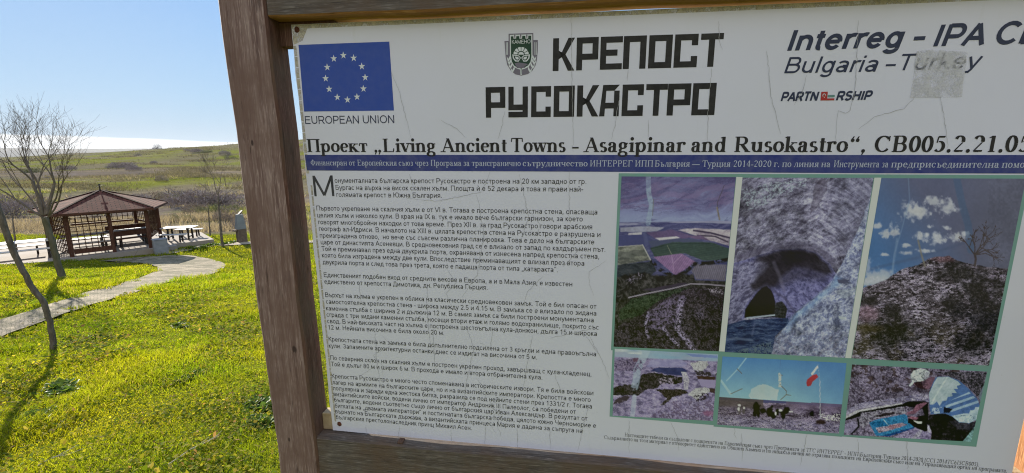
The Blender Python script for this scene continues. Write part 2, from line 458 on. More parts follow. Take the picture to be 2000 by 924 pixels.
br.inputs['Color1'].default_value = (0.40, 0.325, 0.225, 1); br.inputs['Color2'].default_value = (0.24, 0.195, 0.135, 1); br.inputs['Mortar'].default_value = (0.16, 0.14, 0.09, 1)
np_ = nnoise(nt, ncoord(nt), 1.5, 7, 0.72)
colp = nmix(nt, nramp(nt, np_, [(0.44, (0, 0, 0)), (0.62, (0.9, 0.9, 0.9))]), br.outputs['Color'], (0.09, 0.085, 0.045))
colp = nmix(nt, 1.0, colp, nramp(nt, nnoise(nt, ncoord(nt), 25, 4), [(0.3, (0.8, 0.8, 0.8)), (0.7, (1.15, 1.15, 1.15))]), 'MULTIPLY')
nt.links.new(colp, bs.inputs['Base Color']); bs.inputs['Roughness'].default_value = 0.95; bs.inputs['Specular IOR Level'].default_value = 0.08
inv = nt.nodes.new('ShaderNodeInvert'); nt.links.new(br.outputs['Fac'], inv.inputs['Color'])
nbump(nt, inv.outputs[0], bs, 0.2, 0.012)
pv, pf, puv = strip(PATH_W)
path = mesh_obj('path', pv, [tuple(int(i) for i in q) for q in pf], m_pave, None, True, uvs=puv); path['kind'] = 'structure'

# narrow earth track behind the lawn on the right
tr = [(ground_at(330, 492), ground_at(330, 497)), (ground_at(400, 479), ground_at(400, 484)), (ground_at(470, 474), ground_at(470, 479)), (ground_at(560, 470), ground_at(560, 475)), (ground_at(620, 470), ground_at(620, 475))]
m_track = noisy('earth_track', (0.3, 0.25, 0.18), (0.42, 0.36, 0.27), 3, 0.95)
tv, tf, tuv = strip(tr, 3, 0.035)
track = mesh_obj('footpath', tv, [tuple(int(i) for i in q) for q in tf], m_track, None, True, uvs=tuv); track['kind'] = 'structure'

# concrete terrace under the pavilion
m_conc = noisy('pale_concrete', (0.24, 0.205, 0.17), (0.33, 0.285, 0.24), 1.6, 0.9, bump=0.15, c2=(0.28, 0.24, 0.20))
mb = MB(); n = len(SLAB)
mb.v = [tuple(gz(e, m, 0)) for e, m in SLAB] + [tuple(gz(e, m, -0.9)) for e, m in SLAB]
mb.f = [tuple(range(n))] + [(i, i + n, (i + 1) % n + n, (i + 1) % n) for i in range(n)]; mb.m = [0] * len(mb.f)
terrace = mb.build('pavement', m_conc, None); terrace['kind'] = 'structure'
# ---------------------------------------------------------------- a small Roman alphabet drawn with a broad pen
# cap height 1, x-height .68; strokes: S stem, H hairline, D diagonal (k thick / n thin), A arc, O dot, Q serif tick
GL = {}
def gl(ch, adv, *st): GL[ch] = (adv, st)
def S(x, y0, y1, s=''): return ('S', x, y0, y1, s)
def H(x0, x1, y, s=''): return ('H', x0, x1, y, s)
def D(x0, y0, x1, y1, w='k', s=''): return ('D', x0, y0, x1, y1, w, s)
def A(cx, cy, rx, ry, a0=0, a1=360, w=''): return ('A', cx, cy, rx, ry, a0, a1, w)
def O(x, y, r=1.0): return ('O', x, y, r)
xo = A(.36, .34, .25, .31)
# lower case, shared by both scripts
for c in 'oо': gl(c, .74, xo)
for c in 'eе': gl(c, .66, A(.34, .34, .23, .31, 8, 318), H(.16, .58, .37))
for c in 'cс': gl(c, .65, A(.35, .34, .24, .31, 55, 318), O(.53, .53))
for c in 'aа': gl(c, .72, S(.47, .10, .52), A(.30, .50, .17, .15, 0, 155), O(.15, .52), A(.29, .19, .16, .17, 70, 330), D(.30, .38, .47, .44, 'n'), A(.60, .12, .12, .09, 190, 300))
for c in 'pр': gl(c, .82, S(.18, -.32, .66, 'bl'), A(.42, .34, .23, .31, -150, 150))
for c in 'yу': gl(c, .72, D(.12, .66, .36, .03, 'k', 't'), D(.62, .66, .26, -.26, 'n', 't'), O(.16, -.24))
for c in 'xх': gl(c, .72, D(.12, .66, .58, .02, 'k', 'tb'), D(.60, .66, .12, .02, 'n', 'tb'))
gl('n', .84, S(.18, 0, .66, 'bl'), A(.40, .42, .21, .23, 0, 150), S(.61, 0, .42, 'b'))
gl('u', .84, S(.18, .24, .66, 'l'), A(.38, .26, .20, .23, 180, 330), S(.61, 0, .66, 'l'), H(.61, .76, .03))
gl('r', .62, S(.18, 0, .66, 'bl'), A(.42, .46, .22, .19, 70, 150), O(.50, .58))
gl('i', .42, S(.21, 0, .66, 'bl'), O(.21, .90, 1.15))
gl('l', .42, S(.21, 0, 1, 'bl'))
gl('d', .82, S(.60, 0, 1, 'l'), A(.37, .34, .23, .31, 30, 330), H(.60, .76, .03))
gl('k', .82, S(.18, 0, 1, 'bl'), D(.28, .30, .58, .62, 'n', 't'), D(.36, .40, .64, .02, 'k', 'b'))
gl('t', .50, S(.23, .12, .88), H(.06, .44, .64), A(.34, .14, .11, .11, 180, 310))
gl('s', .58, A(.28, .50, .15, .15, 35, 270), A(.28, .18, .17, .16, -150, 90))
gl('v', .74, D(.12, .66, .38, .02, 'k', 't'), D(.63, .66, .38, .02, 'n', 't'))
gl('w', 1.06, D(.12, .66, .33, .02, 'k', 't'), D(.54, .66, .33, .02, 'n', 't'), D(.54, .66, .74, .02, 'k', 't'), D(.95, .66, .74, .02, 'n', 't'))
gl('g', .74, A(.33, .45, .19, .20), A(.34, -.14, .25, .16), A(.30, .12, .14, .10, 100, 270), H(.30, .5, .03), H(.46, .68, .60))
# Latin capitals
gl('L', 1.0, S(.24, 0, 1, 'tb'), H(.24, .86, .03), D(.88, .28, .84, .02, 'n'))
gl('A', 1.08, D(.52, 1, .90, .02, 'k', 'b'), D(.52, .98, .16, .02, 'n', 'b'), H(.28, .72, .33))
gl('R', 1.1, S(.24, 0, 1, 'tb'), H(.24, .56, .97), H(.24, .56, .50), A(.54, .735, .24, .235, -90, 90), D(.52, .48, .90, .02, 'k', 'b'))
for c in 'TТ': gl(c, 1.0, S(.5, 0, 1, 'b'), H(.08, .92, .97), D(.10, .97, .08, .72, 'n'), D(.90, .97, .92, .72, 'n'))
for c in 'CС': gl(c, 1.06, A(.54, .5, .40, .47, 40, 320), D(.88, .98, .88, .68, 'n'))
for c in 'BВ': gl(c, 1.0, S(.24, 0, 1, 'tb'), H(.24, .54, .97), H(.24, .56, .52), H(.24, .56, .03), A(.53, .745, .21, .225, -90, 90), A(.55, .275, .26, .245, -90, 90))
for c in 'IІ': gl(c, .58, S(.29, 0, 1, 'tb'))
# Cyrillic capitals
gl('П', 1.14, S(.24, 0, 1, 'tb'), S(.90, 0, 1, 'tb'), H(.24, .90, .97))
gl('Ф', 1.1, S(.55, 0, 1, 'tb'), A(.55, .5, .42, .33))
gl('Е', 1.0, S(.24, 0, 1, 'tb'), H(.24, .82, .97), H(.24, .64, .52), H(.24, .86, .03), D(.82, .97, .84, .72, 'n'), D(.86, .03, .90, .28, 'n'), D(.64, .64, .64, .40, 'n'))
gl('И', 1.14, S(.24, 0, 1, 'tb'), S(.90, 0, 1, 'tb'), D(.28, .06, .86, .94, 'n'))
gl('Н', 1.14, S(.24, 0, 1, 'tb'), S(.90, 0, 1, 'tb'), H(.24, .90, .51))
for c in 'PР': gl(c, .92, S(.24, 0, 1, 'tb'), H(.24, .54, .97), H(.24, .54, .46), A(.52, .715, .24, .255, -90, 90))
gl('Г', .92, S(.24, 0, 1, 'tb'), H(.24, .84, .97), D(.84, .97, .86, .70, 'n'))
gl('Б', 1.0, S(.24, 0, 1, 'tb'), H(.24, .78, .97), H(.24, .56, .54), H(.24, .56, .03), A(.55, .285, .26, .255, -90, 90), D(.78, .97, .80, .74, 'n'))
gl('К', 1.1, S(.24, 0, 1, 'tb'), D(.36, .46, .84, .96, 'n', 't'), D(.46, .56, .92, .02, 'k', 'b'))
gl('О', 1.1, A(.55, .5, .41, .47))
gl('У', 1.0, D(.14, .97, .52, .36, 'k', 't'), D(.88, .97, .42, .10, 'n', 't'), O(.32, .08))
gl('Н', 1.14, S(.24, 0, 1, 'tb'), S(.90, 0, 1, 'tb'), H(.24, .90, .51))
# Cyrillic lower case
gl('б', .76, A(.38, .32, .25, .29), A(.40, .52, .27, .30, 110, 190), D(.30, .82, .62, .96, 'n'))
gl('в', .72, S(.18, 0, .66, 'tb'), H(.18, .40, .64), H(.18, .42, .36), H(.18, .42, .03), A(.40, .50, .15, .14, -90, 90), A(.42, .19, .18, .16, -90, 90))
gl('г', .60, S(.18, 0, .66, 'tb'), H(.18, .54, .64), D(.54, .64, .56, .46, 'n'))
gl('д', .80, S(.58, 0, .66, ''), D(.34, .66, .20, .04, 'n'), H(.30, .66, .64), H(.06, .76, .03), D(.07, .03, .07, -.18, 'n'), D(.75, .03, .75, -.18, 'n'))
gl('ж', 1.04, S(.52, 0, .66, 'tb'), D(.14, .64, .46, .34, 'n'), D(.90, .64, .58, .34, 'n'), D(.46, .36, .12, .02, 'k'), D(.58, .36, .92, .02, 'k'))
gl('з', .62, A(.28, .50, .16, .15, -90, 150), A(.28, .19, .19, .17, -150, 90))
gl('и', .86, S(.18, 0, .66, 'tb'), S(.66, 0, .66, 'tb'), D(.22, .05, .62, .61, 'n'))
gl('й', .86, S(.18, 0, .66, 'tb'), S(.66, 0, .66, 'tb'), D(.22, .05, .62, .61, 'n'), A(.42, .90, .13, .10, 190, 350))
gl('к', .80, S(.18, 0, .66, 'tb'), D(.26, .30, .58, .64, 'n', 't'), D(.34, .38, .66, .02, 'k', 'b'))
gl('л', .80, S(.60, 0, .66, 'b'), H(.30, .66, .64), D(.32, .66, .18, .06, 'n'), O(.13, .07))
gl('м', .98, D(.22, .66, .48, .04, 'k'), D(.74, .66, .48, .04, 'n'), D(.20, .66, .20, .02, 'n', 'b'), S(.76, 0, .66, 'tb'))
gl('н', .86, S(.18, 0, .66, 'tb'), S(.66, 0, .66, 'tb'), H(.18, .66, .35))
gl('п', .86, S(.18, 0, .66, 'tb'), S(.66, 0, .66, 'tb'), H(.18, .66, .64))
gl('т', .74, S(.37, 0, .66, 'b'), H(.08, .66, .64), D(.09, .64, .08, .46, 'n'), D(.65, .64, .66, .46, 'n'))
gl('ц', .88, S(.18, 0, .66, 'tb'), S(.66, 0, .66, 'tb'), H(.18, .82, .03), D(.80, .03, .80, -.18, 'n'))
gl('ч', .82, S(.62, 0, .66, 'tb'), S(.18, .42, .66, 't'), A(.38, .46, .20, .18, 180, 320))
gl('ш', 1.16, S(.18, 0, .66, 'tb'), S(.57, 0, .66, 'tb'), S(.96, 0, .66, 'tb'), H(.18, .96, .03))
gl('щ', 1.2, S(.18, 0, .66, 'tb'), S(.57, 0, .66, 'tb'), S(.96, 0, .66, 'tb'), H(.18, 1.14, .03), D(1.12, .03, 1.12, -.18, 'n'))
gl('ъ', .84, S(.32, 0, .66, 'b'), H(.08, .32, .64), H(.32, .54, .36), H(.32, .54, .03), A(.53, .195, .17, .17, -90, 90))
gl('ь', .72, S(.18, 0, .66, 'tb'), H(.18, .40, .36), H(.18, .40, .03), A(.39, .195, .18, .17, -90, 90))
gl('ю', 1.06, S(.18, 0, .66, 'tb'), H(.18, .46, .35), A(.66, .34, .23, .31))
gl('я', .76, S(.58, 0, .66, 'tb'), H(.36, .58, .64), H(.36, .58, .33), A(.36, .485, .17, .16, 90, 270), D(.40, .33, .14, .03, 'k', 'b'))
# digits and points
gl('0', .74, A(.37, .49, .24, .46))
gl('1', .74, S(.40, 0, .97, 'b'), D(.38, .96, .20, .84, 'n'))
gl('2', .74, A(.35, .70, .22, .26, -20, 160), D(.54, .58, .14, .08, 'n'), S(.30, 0, .10), H(.12, .60, .05), H(.12, .62, .09))
gl('4', .74, S(.50, 0, .97), D(.46, .95, .10, .30, 'n'), H(.08, .68, .28))
gl('5', .74, D(.22, .93, .17, .56, 'n'), H(.22, .60, .94), H(.22, .58, .90), A(.32, .34, .25, .30, -140, 105))
gl('6', .74, A(.37, .31, .23, .28), A(.56, .36, .42, .60, 110, 185))
gl('.', .37, O(.18, .07, 1.1)); gl(',', .37, O(.18, .07, 1.1), D(.22, .04, .12, -.18, 'n'))
gl('-', .50, ('H2', .06, .44, .30)); gl('–', .8, ('H2', .02, .78, .32)); gl('—', 1.4, ('H2', .02, 1.38, .32))
gl('(', .5, A(.46, .38, .30, .62, 115, 245)); gl(')', .5, A(.04, .38, .30, .62, -65, 65))
gl('„', .74, O(.2, .07, 1.1), D(.24, .04, .14, -.18, 'n'), O(.5, .07, 1.1), D(.54, .04, .44, -.18, 'n'))
gl('“', .74, O(.2, .74, 1.1), D(.14, .76, .26, .98, 'n'), O(.5, .74, 1.1), D(.44, .76, .56, .98, 'n'))
gl(' ', .38)

def serif_text(text, thick, thin, track=1.0):
    """returns vertices (n,2), faces; baseline on y = 0, cap height 1"""
    vs_, fs = [], []
    def quad(p):
        b = len(vs_); vs_.extend(p); fs.append(tuple(range(b, b + len(p))))
    def pline(P, wf):
        P = np.array(P, float); n = len(P)
        T = np.gradient(P, axis=0); T /= np.linalg.norm(T, axis=1)[:, None] + 1e-9
        N = np.stack([-T[:, 1], T[:, 0]], 1); w = np.array([wf(t) for t in T])[:, None] / 2
        L, Rr = P + N * w, P - N * w
        for i in range(n - 1): quad([tuple(Rr[i]), tuple(Rr[i + 1]), tuple(L[i + 1]), tuple(L[i])])
    sw = thick * 0.5 + 0.085; sh = thin * 0.9
    def rect(x0, x1, y0, y1): quad([(x0, y0), (x1, y0), (x1, y1), (x0, y1)])
    pen = lambda t: thin + (thick - thin) * abs(t[1]) ** 1.4
    cx = 0.0
    for ch in text:
        adv, st = GL[ch]
        for s in st:
            k = s[0]
            if k == 'S':
                x = s[1] + cx; rect(x - thick / 2, x + thick / 2, s[2], s[3])
                if 'b' in s[4]: rect(x - sw, x + sw, s[2], s[2] + sh)
                if 't' in s[4]: rect(x - sw, x + sw, s[3] - sh, s[3])
                if 'l' in s[4]: quad([(x - sw, s[3] - sh * 1.7), (x, s[3] - sh * 1.9), (x, s[3]), (x - sw, s[3] - sh * .6)])
            elif k == 'H': rect(s[1] + cx, s[2] + cx, s[3] - thin / 2, s[3] + thin / 2)
            elif k == 'H2': rect(s[1] + cx, s[2] + cx, s[3] - thin * .8, s[3] + thin * .8)
            elif k == 'D':
                w = thick * 0.95 if s[5] == 'k' else thin * 1.15
                x0, y0, x1, y1 = s[1] + cx, s[2], s[3] + cx, s[4]
                hw = w / 2 / max(0.35, abs(y1 - y0) / math.hypot(x1 - x0, y1 - y0))
                quad([(x0 - hw, y0), (x0 + hw, y0), (x1 + hw, y1), (x1 - hw, y1)])
                for fl, yy, up in (('t', max(y0, y1), 1), ('b', min(y0, y1), 0)):
                    if fl in s[6]:
                        xx = (x0 if (y0 > y1) == bool(up) else x1)
                        rect(xx - sw, xx + sw, yy - (sh if up else .02), yy + (0.01 if up else sh - .02))
            elif k == 'A':
                n = max(6, int(abs(s[6] - s[5]) / 20)); a = np.radians(np.linspace(s[5], s[6], n + 1))
                pline(np.stack([s[1] + cx + s[3] * np.cos(a), s[2] + s[4] * np.sin(a)], 1), pen)
            elif k == 'O':
                r = (thick * .42 + .02) * s[3]; a = np.linspace(0, 2 * math.pi, 9)[:-1]
                quad([(s[1] + cx + r * math.cos(t), s[2] + r * math.sin(t)) for t in a])
        cx += adv * track
    return np.array(vs_), fs


# a plain sans alphabet drawn with an even pen: cap height 1, x-height .725
SG = {}
def sg(chs, adv, *st):
    for c in chs: SG[c] = (adv, st)
def P(*p): return ('P', p)
def V(x, y0=0, y1=.725): return ('P', ((x, y0), (x, y1)))
def Hh(x0, x1, y): return ('P', ((x0, y), (x1, y)))
X1, XB, XM = .665, .06, .375      # centre lines at the x-height, the baseline and between
ro = A(.39, .3625, .265, .303)
sg('aа', .76, V(.60, 0, .50), A(.365, .50, .235, .165, 0, 158), A(.34, .205, .21, .148), Hh(.36, .60, .40))
sg('б', .80, A(.40, .33, .265, .272), A(.45, .42, .315, .46, 112, 190), P((.33, .86), (.62, .95)))
sg('в', .74, V(.15), Hh(.15, .45, X1), Hh(.15, .47, .38), Hh(.15, .47, XB), A(.45, .522, .14, .143, -90, 90), A(.47, .22, .16, .16, -90, 90))
sg('г', .54, V(.15), Hh(.15, .53, X1))
sg('д', .82, Hh(.03, .79, XB), V(.06, -.17, .06), V(.76, -.17, .06), V(.62, .06), P((.27, .70), (.25, .35), (.13, .06)), Hh(.24, .62, X1))
sg('eе', .78, A(.39, .36, .265, .303, 0, 325), Hh(.13, .655, .37))
sg('ж', .98, V(.49), P((.05, .725), (.40, .38), (.02, 0)), P((.93, .725), (.58, .38), (.96, 0)), Hh(.38, .60, .37))
sg('з', .64, A(.30, .525, .20, .14, -80, 150), A(.30, .215, .22, .158, -150, 85), Hh(.22, .34, .38))
sg('и', .80, V(.15), V(.65), P((.16, .05), (.64, .68)))
sg('й', .80, V(.15), V(.65), P((.16, .05), (.64, .68)), A(.40, .99, .15, .11, 190, 350))
sg('ѝ', .80, V(.15), V(.65), P((.16, .05), (.64, .68)), P((.30, 1.02), (.46, .84)))
sg('к', .63, V(.15), P((.18, .36), (.52, .725)), P((.25, .40), (.58, 0)))
sg('л', .77, V(.61), Hh(.28, .61, X1), P((.30, .70), (.27, .26), (.17, .06), (.03, .06)))
sg('м', .97, V(.15), V(.82), P((.16, .70), (.485, .05)), P((.81, .70), (.485, .05)))
sg('н', .78, V(.15), V(.63), Hh(.15, .63, XM))
sg('oо', .78, ro)
sg('п', .76, V(.15), V(.61), Hh(.15, .61, X1))
sg('pр', .80, V(.15, -.27), A(.405, .3625, .255, .303))
sg('cс', .71, A(.385, .36, .26, .303, 48, 312))
sg('т', .64, V(.32), Hh(.03, .61, X1))
sg('yу', .69, P((.06, .725), (.36, .02)), P((.64, .725), (.34, -.05), (.24, -.19), (.08, -.20)))
sg('ф', 1.12, V(.56, -.27, 1), A(.34, .3625, .215, .30), A(.78, .3625, .215, .30))
sg('х', .68, P((.04, .725), (.64, 0)), P((.64, .725), (.04, 0)))
sg('ц', .80, V(.15), V(.61), Hh(.15, .76, XB), V(.73, -.17, .06))
sg('ч', .74, V(.60), V(.13, .50), A(.37, .50, .24, .19, 180, 290), Hh(.42, .60, .33))
sg('ш', 1.12, V(.15), V(.56), V(.97), Hh(.15, .97, XB))
sg('щ', 1.15, V(.15), V(.56), V(.97), Hh(.15, 1.11, XB), V(1.08, -.17, .06))
sg('ъ', .86, V(.28), Hh(.02, .28, X1), Hh(.28, .58, .41), Hh(.28, .58, XB), A(.58, .235, .18, .175, -90, 90))
sg('ь', .74, V(.15), Hh(.15, .46, .41), Hh(.15, .46, XB), A(.46, .235, .18, .175, -90, 90))
sg('ю', 1.05, V(.15), Hh(.15, .42, XM), A(.67, .3625, .255, .303))
sg('я', .75, V(.59), Hh(.32, .59, X1), Hh(.32, .59, .33), A(.32, .4975, .19, .168, 90, 270), P((.36, .33), (.09, 0)))
sg('n', .78, V(.14), A(.38, .40, .24, .265, 0, 155), V(.62, 0, .42))
sg('t', .42, V(.20, .14, .92), Hh(.02, .38, X1), A(.32, .16, .12, .10, 180, 280))
sg('r', .47, V(.14), A(.40, .40, .26, .265, 68, 150))
sg('g', .78, V(.62, -.05, .725), A(.37, .36, .245, .303), A(.37, -.06, .25, .165, 200, 360))
sg('u', .78, V(.14, .28), A(.38, .30, .24, .24, 180, 335), V(.62))
sg('l', .32, V(.16, 0, 1)); sg('i', .32, V(.16), V(.16, .86, 1))
sg('k', .70, V(.14, 0, 1), P((.18, .28), (.60, .725)), P((.30, .40), (.64, 0)))
# capitals
sg('AА', .92, P((.05, 0), (.46, .98)), P((.87, 0), (.46, .98)), Hh(.22, .70, .33))
sg('Б', .90, V(.15, 0, 1), Hh(.15, .76, .94), Hh(.15, .54, .56), Hh(.15, .54, XB), A(.54, .31, .25, .25, -90, 90))
sg('BВ', .92, V(.15, 0, 1), Hh(.15, .54, .94), Hh(.15, .56, .53), Hh(.15, .56, XB), A(.54, .735, .20, .205, -90, 90), A(.56, .295, .25, .235, -90, 90))
sg('Г', .75, V(.15, 0, 1), Hh(.15, .74, .94))
sg('Д', .95, Hh(.03, .92, XB), V(.06, -.17, .06), V(.89, -.17, .06), V(.74, .06, 1), P((.30, .98), (.27, .45), (.12, .06)), Hh(.28, .74, .94))
sg('EЕ', .92, V(.15, 0, 1), Hh(.15, .82, .94), Hh(.15, .77, .53), Hh(.15, .85, XB))
sg('З', .82, A(.38, .73, .24, .21, -80, 155), A(.38, .29, .28, .23, -155, 85), Hh(.28, .42, .52))
sg('И', 1.0, V(.15, 0, 1), V(.85, 0, 1), P((.16, .06), (.84, .94)))
sg('KК', .86, V(.15, 0, 1), P((.18, .42), (.74, 1)), P((.34, .58), (.82, 0)))
sg('MМ', 1.14, V(.15, 0, 1), V(.99, 0, 1), P((.16, .97), (.57, .04)), P((.98, .97), (.57, .04)))
sg('HН', 1.0, V(.15, 0, 1), V(.85, 0, 1), Hh(.15, .85, .53))
sg('OО', 1.08, A(.54, .5, .43, .44))
sg('П', 1.0, V(.15, 0, 1), V(.85, 0, 1), Hh(.15, .85, .94))
sg('PР', .90, V(.15, 0, 1), Hh(.15, .56, .94), Hh(.15, .56, .44), A(.56, .69, .24, .25, -90, 90))
sg('CС', 1.0, A(.53, .5, .42, .44, 42, 318))
sg('TТ', .85, V(.425, 0, 1), Hh(.03, .82, .94))
sg('У', .85, P((.05, 1), (.44, .32)), P((.82, 1), (.42, .20), (.30, .06), (.14, .06)))
sg('Х', .90, P((.05, 1), (.85, 0)), P((.85, 1), (.05, 0))); SG['X'] = SG['Х']
sg('Ч', .92, V(.77, 0, 1), V(.14, .66, 1), A(.42, .66, .28, .26, 180, 290), Hh(.48, .77, .42))
sg('Ю', 1.38, V(.15, 0, 1), Hh(.15, .52, .53), A(.90, .5, .38, .44))
sg('Ц', 1.0, V(.15, 0, 1), V(.80, 0, 1), Hh(.15, .97, XB), V(.94, -.17, .06))
sg('I', .36, V(.18, 0, 1)); sg('V', .90, P((.05, 1), (.45, .02)), P((.85, 1), (.45, .02)))
sg('N', 1.0, V(.15, 0, 1), V(.85, 0, 1), P((.16, .96), (.84, .04)))
sg('U', 1.0, V(.15, .36, 1), V(.85, .36, 1), A(.50, .38, .35, .32, 180, 360))
sg('R', .98, V(.15, 0, 1), Hh(.15, .60, .94), Hh(.15, .60, .46), A(.60, .70, .24, .24, -90, 90), P((.54, .46), (.88, 0)))
sg('S', .90, A(.45, .73, .30, .21, 25, 270), A(.45, .29, .33, .23, -155, 90))
# digits and points
sg('0', .78, A(.39, .49, .25, .44)); sg('1', .78, V(.46, 0, .99), P((.46, .93), (.18, .72)))
sg('2', .78, A(.39, .69, .25, .25, -25, 165), P((.60, .57), (.12, .06)), Hh(.08, .68, XB))
sg('3', .78, A(.37, .73, .22, .21, -80, 155), A(.37, .29, .26, .23, -155, 85), Hh(.28, .40, .52))
sg('4', .78, V(.54, 0, .99), P((.52, .95), (.08, .30)), Hh(.05, .72, .27))
sg('5', .78, P((.20, .95), (.14, .48)), Hh(.18, .64, .93), A(.38, .32, .27, .26, -150, 130))
sg('8', .78, A(.39, .73, .20, .21), A(.39, .29, .25, .235))
sg('7', .78, Hh(.08, .68, .93), P((.66, .92), (.42, .50), (.30, 0)))
sg('9', .78, A(.39, .66, .25, .27), A(.22, .62, .42, .58, -80, 2))
sg('6', .78, A(.39, .32, .25, .26), A(.56, .36, .42, .58, 100, 182))
sg('.', .36, V(.18, 0, .13)); sg(',', .36, V(.18, 0, .13), P((.19, .03), (.12, -.16)))
sg('-', .46, Hh(.04, .42, .36)); sg('–', .78, Hh(.0, .78, .36)); sg('/', .40, P((.02, 0), (.36, 1)))
sg('„', .56, P((.20, .12), (.13, -.16)), P((.42, .12), (.35, -.16))); sg('“', .56, P((.15, .78), (.22, 1)), P((.37, .78), (.44, 1)))
sg(' ', .38)
def sans_text(text, bold=0.0, shear=0.0):
    """even-pen lettering as filled strokes, cap height 1; returns vertices, faces"""
    w = .118 + bold * 2; vs_, fs = [], []; cx = 0.0
    def seg(a, b, e0=0., e1=0.):
        a, b = np.array(a, float), np.array(b, float); d = b - a; L = np.hypot(*d); d = d / L; n = np.array([-d[1], d[0]]) * w / 2
        a = a - d * e0; b = b + d * e1; i = len(vs_); vs_.extend([a - n, b - n, b + n, a + n]); fs.append((i, i + 1, i + 2, i + 3))
    for ch in text:
        adv, st = SG[ch]
        for s in st:
            if s[0] == 'P':
                p = [(x + cx, y) for x, y in s[1]]; m = len(p) - 1
                for k in range(m): seg(p[k], p[k + 1], w * .4 if k else 0., w * .4 if k < m - 1 else 0.)
            else:
                n = max(6, int(abs(s[6] - s[5]) / 18)); a = np.radians(np.linspace(s[5], s[6], n + 1)); c, sn = np.cos(a), np.sin(a)
                ctr = np.stack([s[1] + cx + s[3] * c, s[2] + s[4] * sn], 1); nn = np.stack([c / s[3], sn / s[4]], 1); nn /= np.linalg.norm(nn, axis=1)[:, None]
                o, i_ = ctr + nn * w / 2, ctr - nn * w / 2; b = len(vs_)
                for k in range(n + 1): vs_.extend([o[k], i_[k]])
                for k in range(n): fs.append((b + 2 * k, b + 2 * k + 2, b + 2 * k + 3, b + 2 * k + 1))
        cx += adv + bold * .6
    v = np.array(vs_); v[:, 0] += v[:, 1] * shear
    return v, fs
# ---------------------------------------------------------------- the information board in the foreground
YAW = R(8.06); BO = np.array([0.0, 1.0, EYE])
BEX = np.array([math.cos(YAW), -math.sin(YAW), 0]); BN = np.array([math.sin(YAW), math.cos(YAW), 0])
def bp(u, v, off=0.0):
    """pixel of the photograph -> (x along the board, height) on the board's own plane"""
    r = ray(u, v); q = np.array([0, 0, EYE]); t = ((BO + BN * off - q) @ BN) / (r @ BN); p = q + r * t
    return np.array([(p - BO) @ BEX, p[2]])

sign = thing('information_board', 'large printed information board in a weathered brown timber frame, with crest, flag and photographs', 'information board', (0, 1, 0), -YAW)
m_wood_post = wood('weathered_post_wood', (0.095, 0.056, 0.048), (0.200, 0.128, 0.110), (0.330, 0.245, 0.214), 2, stain=(0.165, 0.10, 0.08), stain_amt=0.4, knots=((-.5445, -.035, 1.115, .012, .017), (-.60, -.035, 1.62, .007, .014), (-.585, -.035, .86, .006, .012)))
m_wood_rail = wood('weathered_rail_wood', (0.05, 0.042, 0.037), (0.098, 0.082, 0.07), (0.17, 0.145, 0.125), 0, stain=(0.12, 0.08, 0.055), stain_amt=0.3)
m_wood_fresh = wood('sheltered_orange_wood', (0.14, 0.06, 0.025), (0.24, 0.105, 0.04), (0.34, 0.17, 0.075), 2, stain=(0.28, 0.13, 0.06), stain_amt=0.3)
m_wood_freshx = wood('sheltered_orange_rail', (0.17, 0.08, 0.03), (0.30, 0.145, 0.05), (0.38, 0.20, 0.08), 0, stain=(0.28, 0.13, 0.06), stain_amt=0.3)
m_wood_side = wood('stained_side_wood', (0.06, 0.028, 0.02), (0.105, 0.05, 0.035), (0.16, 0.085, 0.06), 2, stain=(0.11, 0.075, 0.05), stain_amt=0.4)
m_wood_end = noisy('pale_end_wood', (0.30, 0.22, 0.12), (0.48, 0.38, 0.24), 30, 0.8, (1, 1, 1), 0.4)

def post(name, xa_top, xb_top, xa_bot, xb_bot, y0, y1, z0, z1, mats, idx):
    zt, zb = 1.92, 0.76      # measured heights of the given edges
    def ex(a, b, z): return b + (a - b) * (z - zb) / (zt - zb)
    nseg = 26; v = []; f = []; mi = []
    for i in range(nseg + 1):
        z = z0 + (z1 - z0) * i / nseg
        w = 0.0016 * math.sin(z * 9.0) + 0.0012 * math.sin(z * 23 + 1)
        xa, xb = ex(xa_top, xa_bot, z) + w, ex(xb_top, xb_bot, z) + 0.8 * w
        c = 0.005
        v += [(xa, y1, z), (xa, y0 + c, z), (xa + c, y0, z), (xb - c, y0, z), (xb, y0 + c, z), (xb, y1, z)]
    for i in range(nseg):
        for k in range(6):
            a, b = i * 6 + k, i * 6 + (k + 1) % 6
            f.append((a, a + 6, b + 6, b)[::-1]); mi.append(idx[k])
    f.append(tuple(range(5, -1, -1))); mi.append(0); f.append(tuple(nseg * 6 + k for k in range(6))); mi.append(0)
    return mesh_obj(name, v, f, mats, sign, mat_idx=mi)
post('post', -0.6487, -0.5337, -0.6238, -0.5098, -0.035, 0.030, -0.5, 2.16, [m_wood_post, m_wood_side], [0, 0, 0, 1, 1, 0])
post('post', 1.110, 1.228, 1.116, 1.234, -0.035, 0.130, -0.5, 2.16, [m_wood_post, m_wood_fresh], [1, 1, 0, 0, 0, 0])
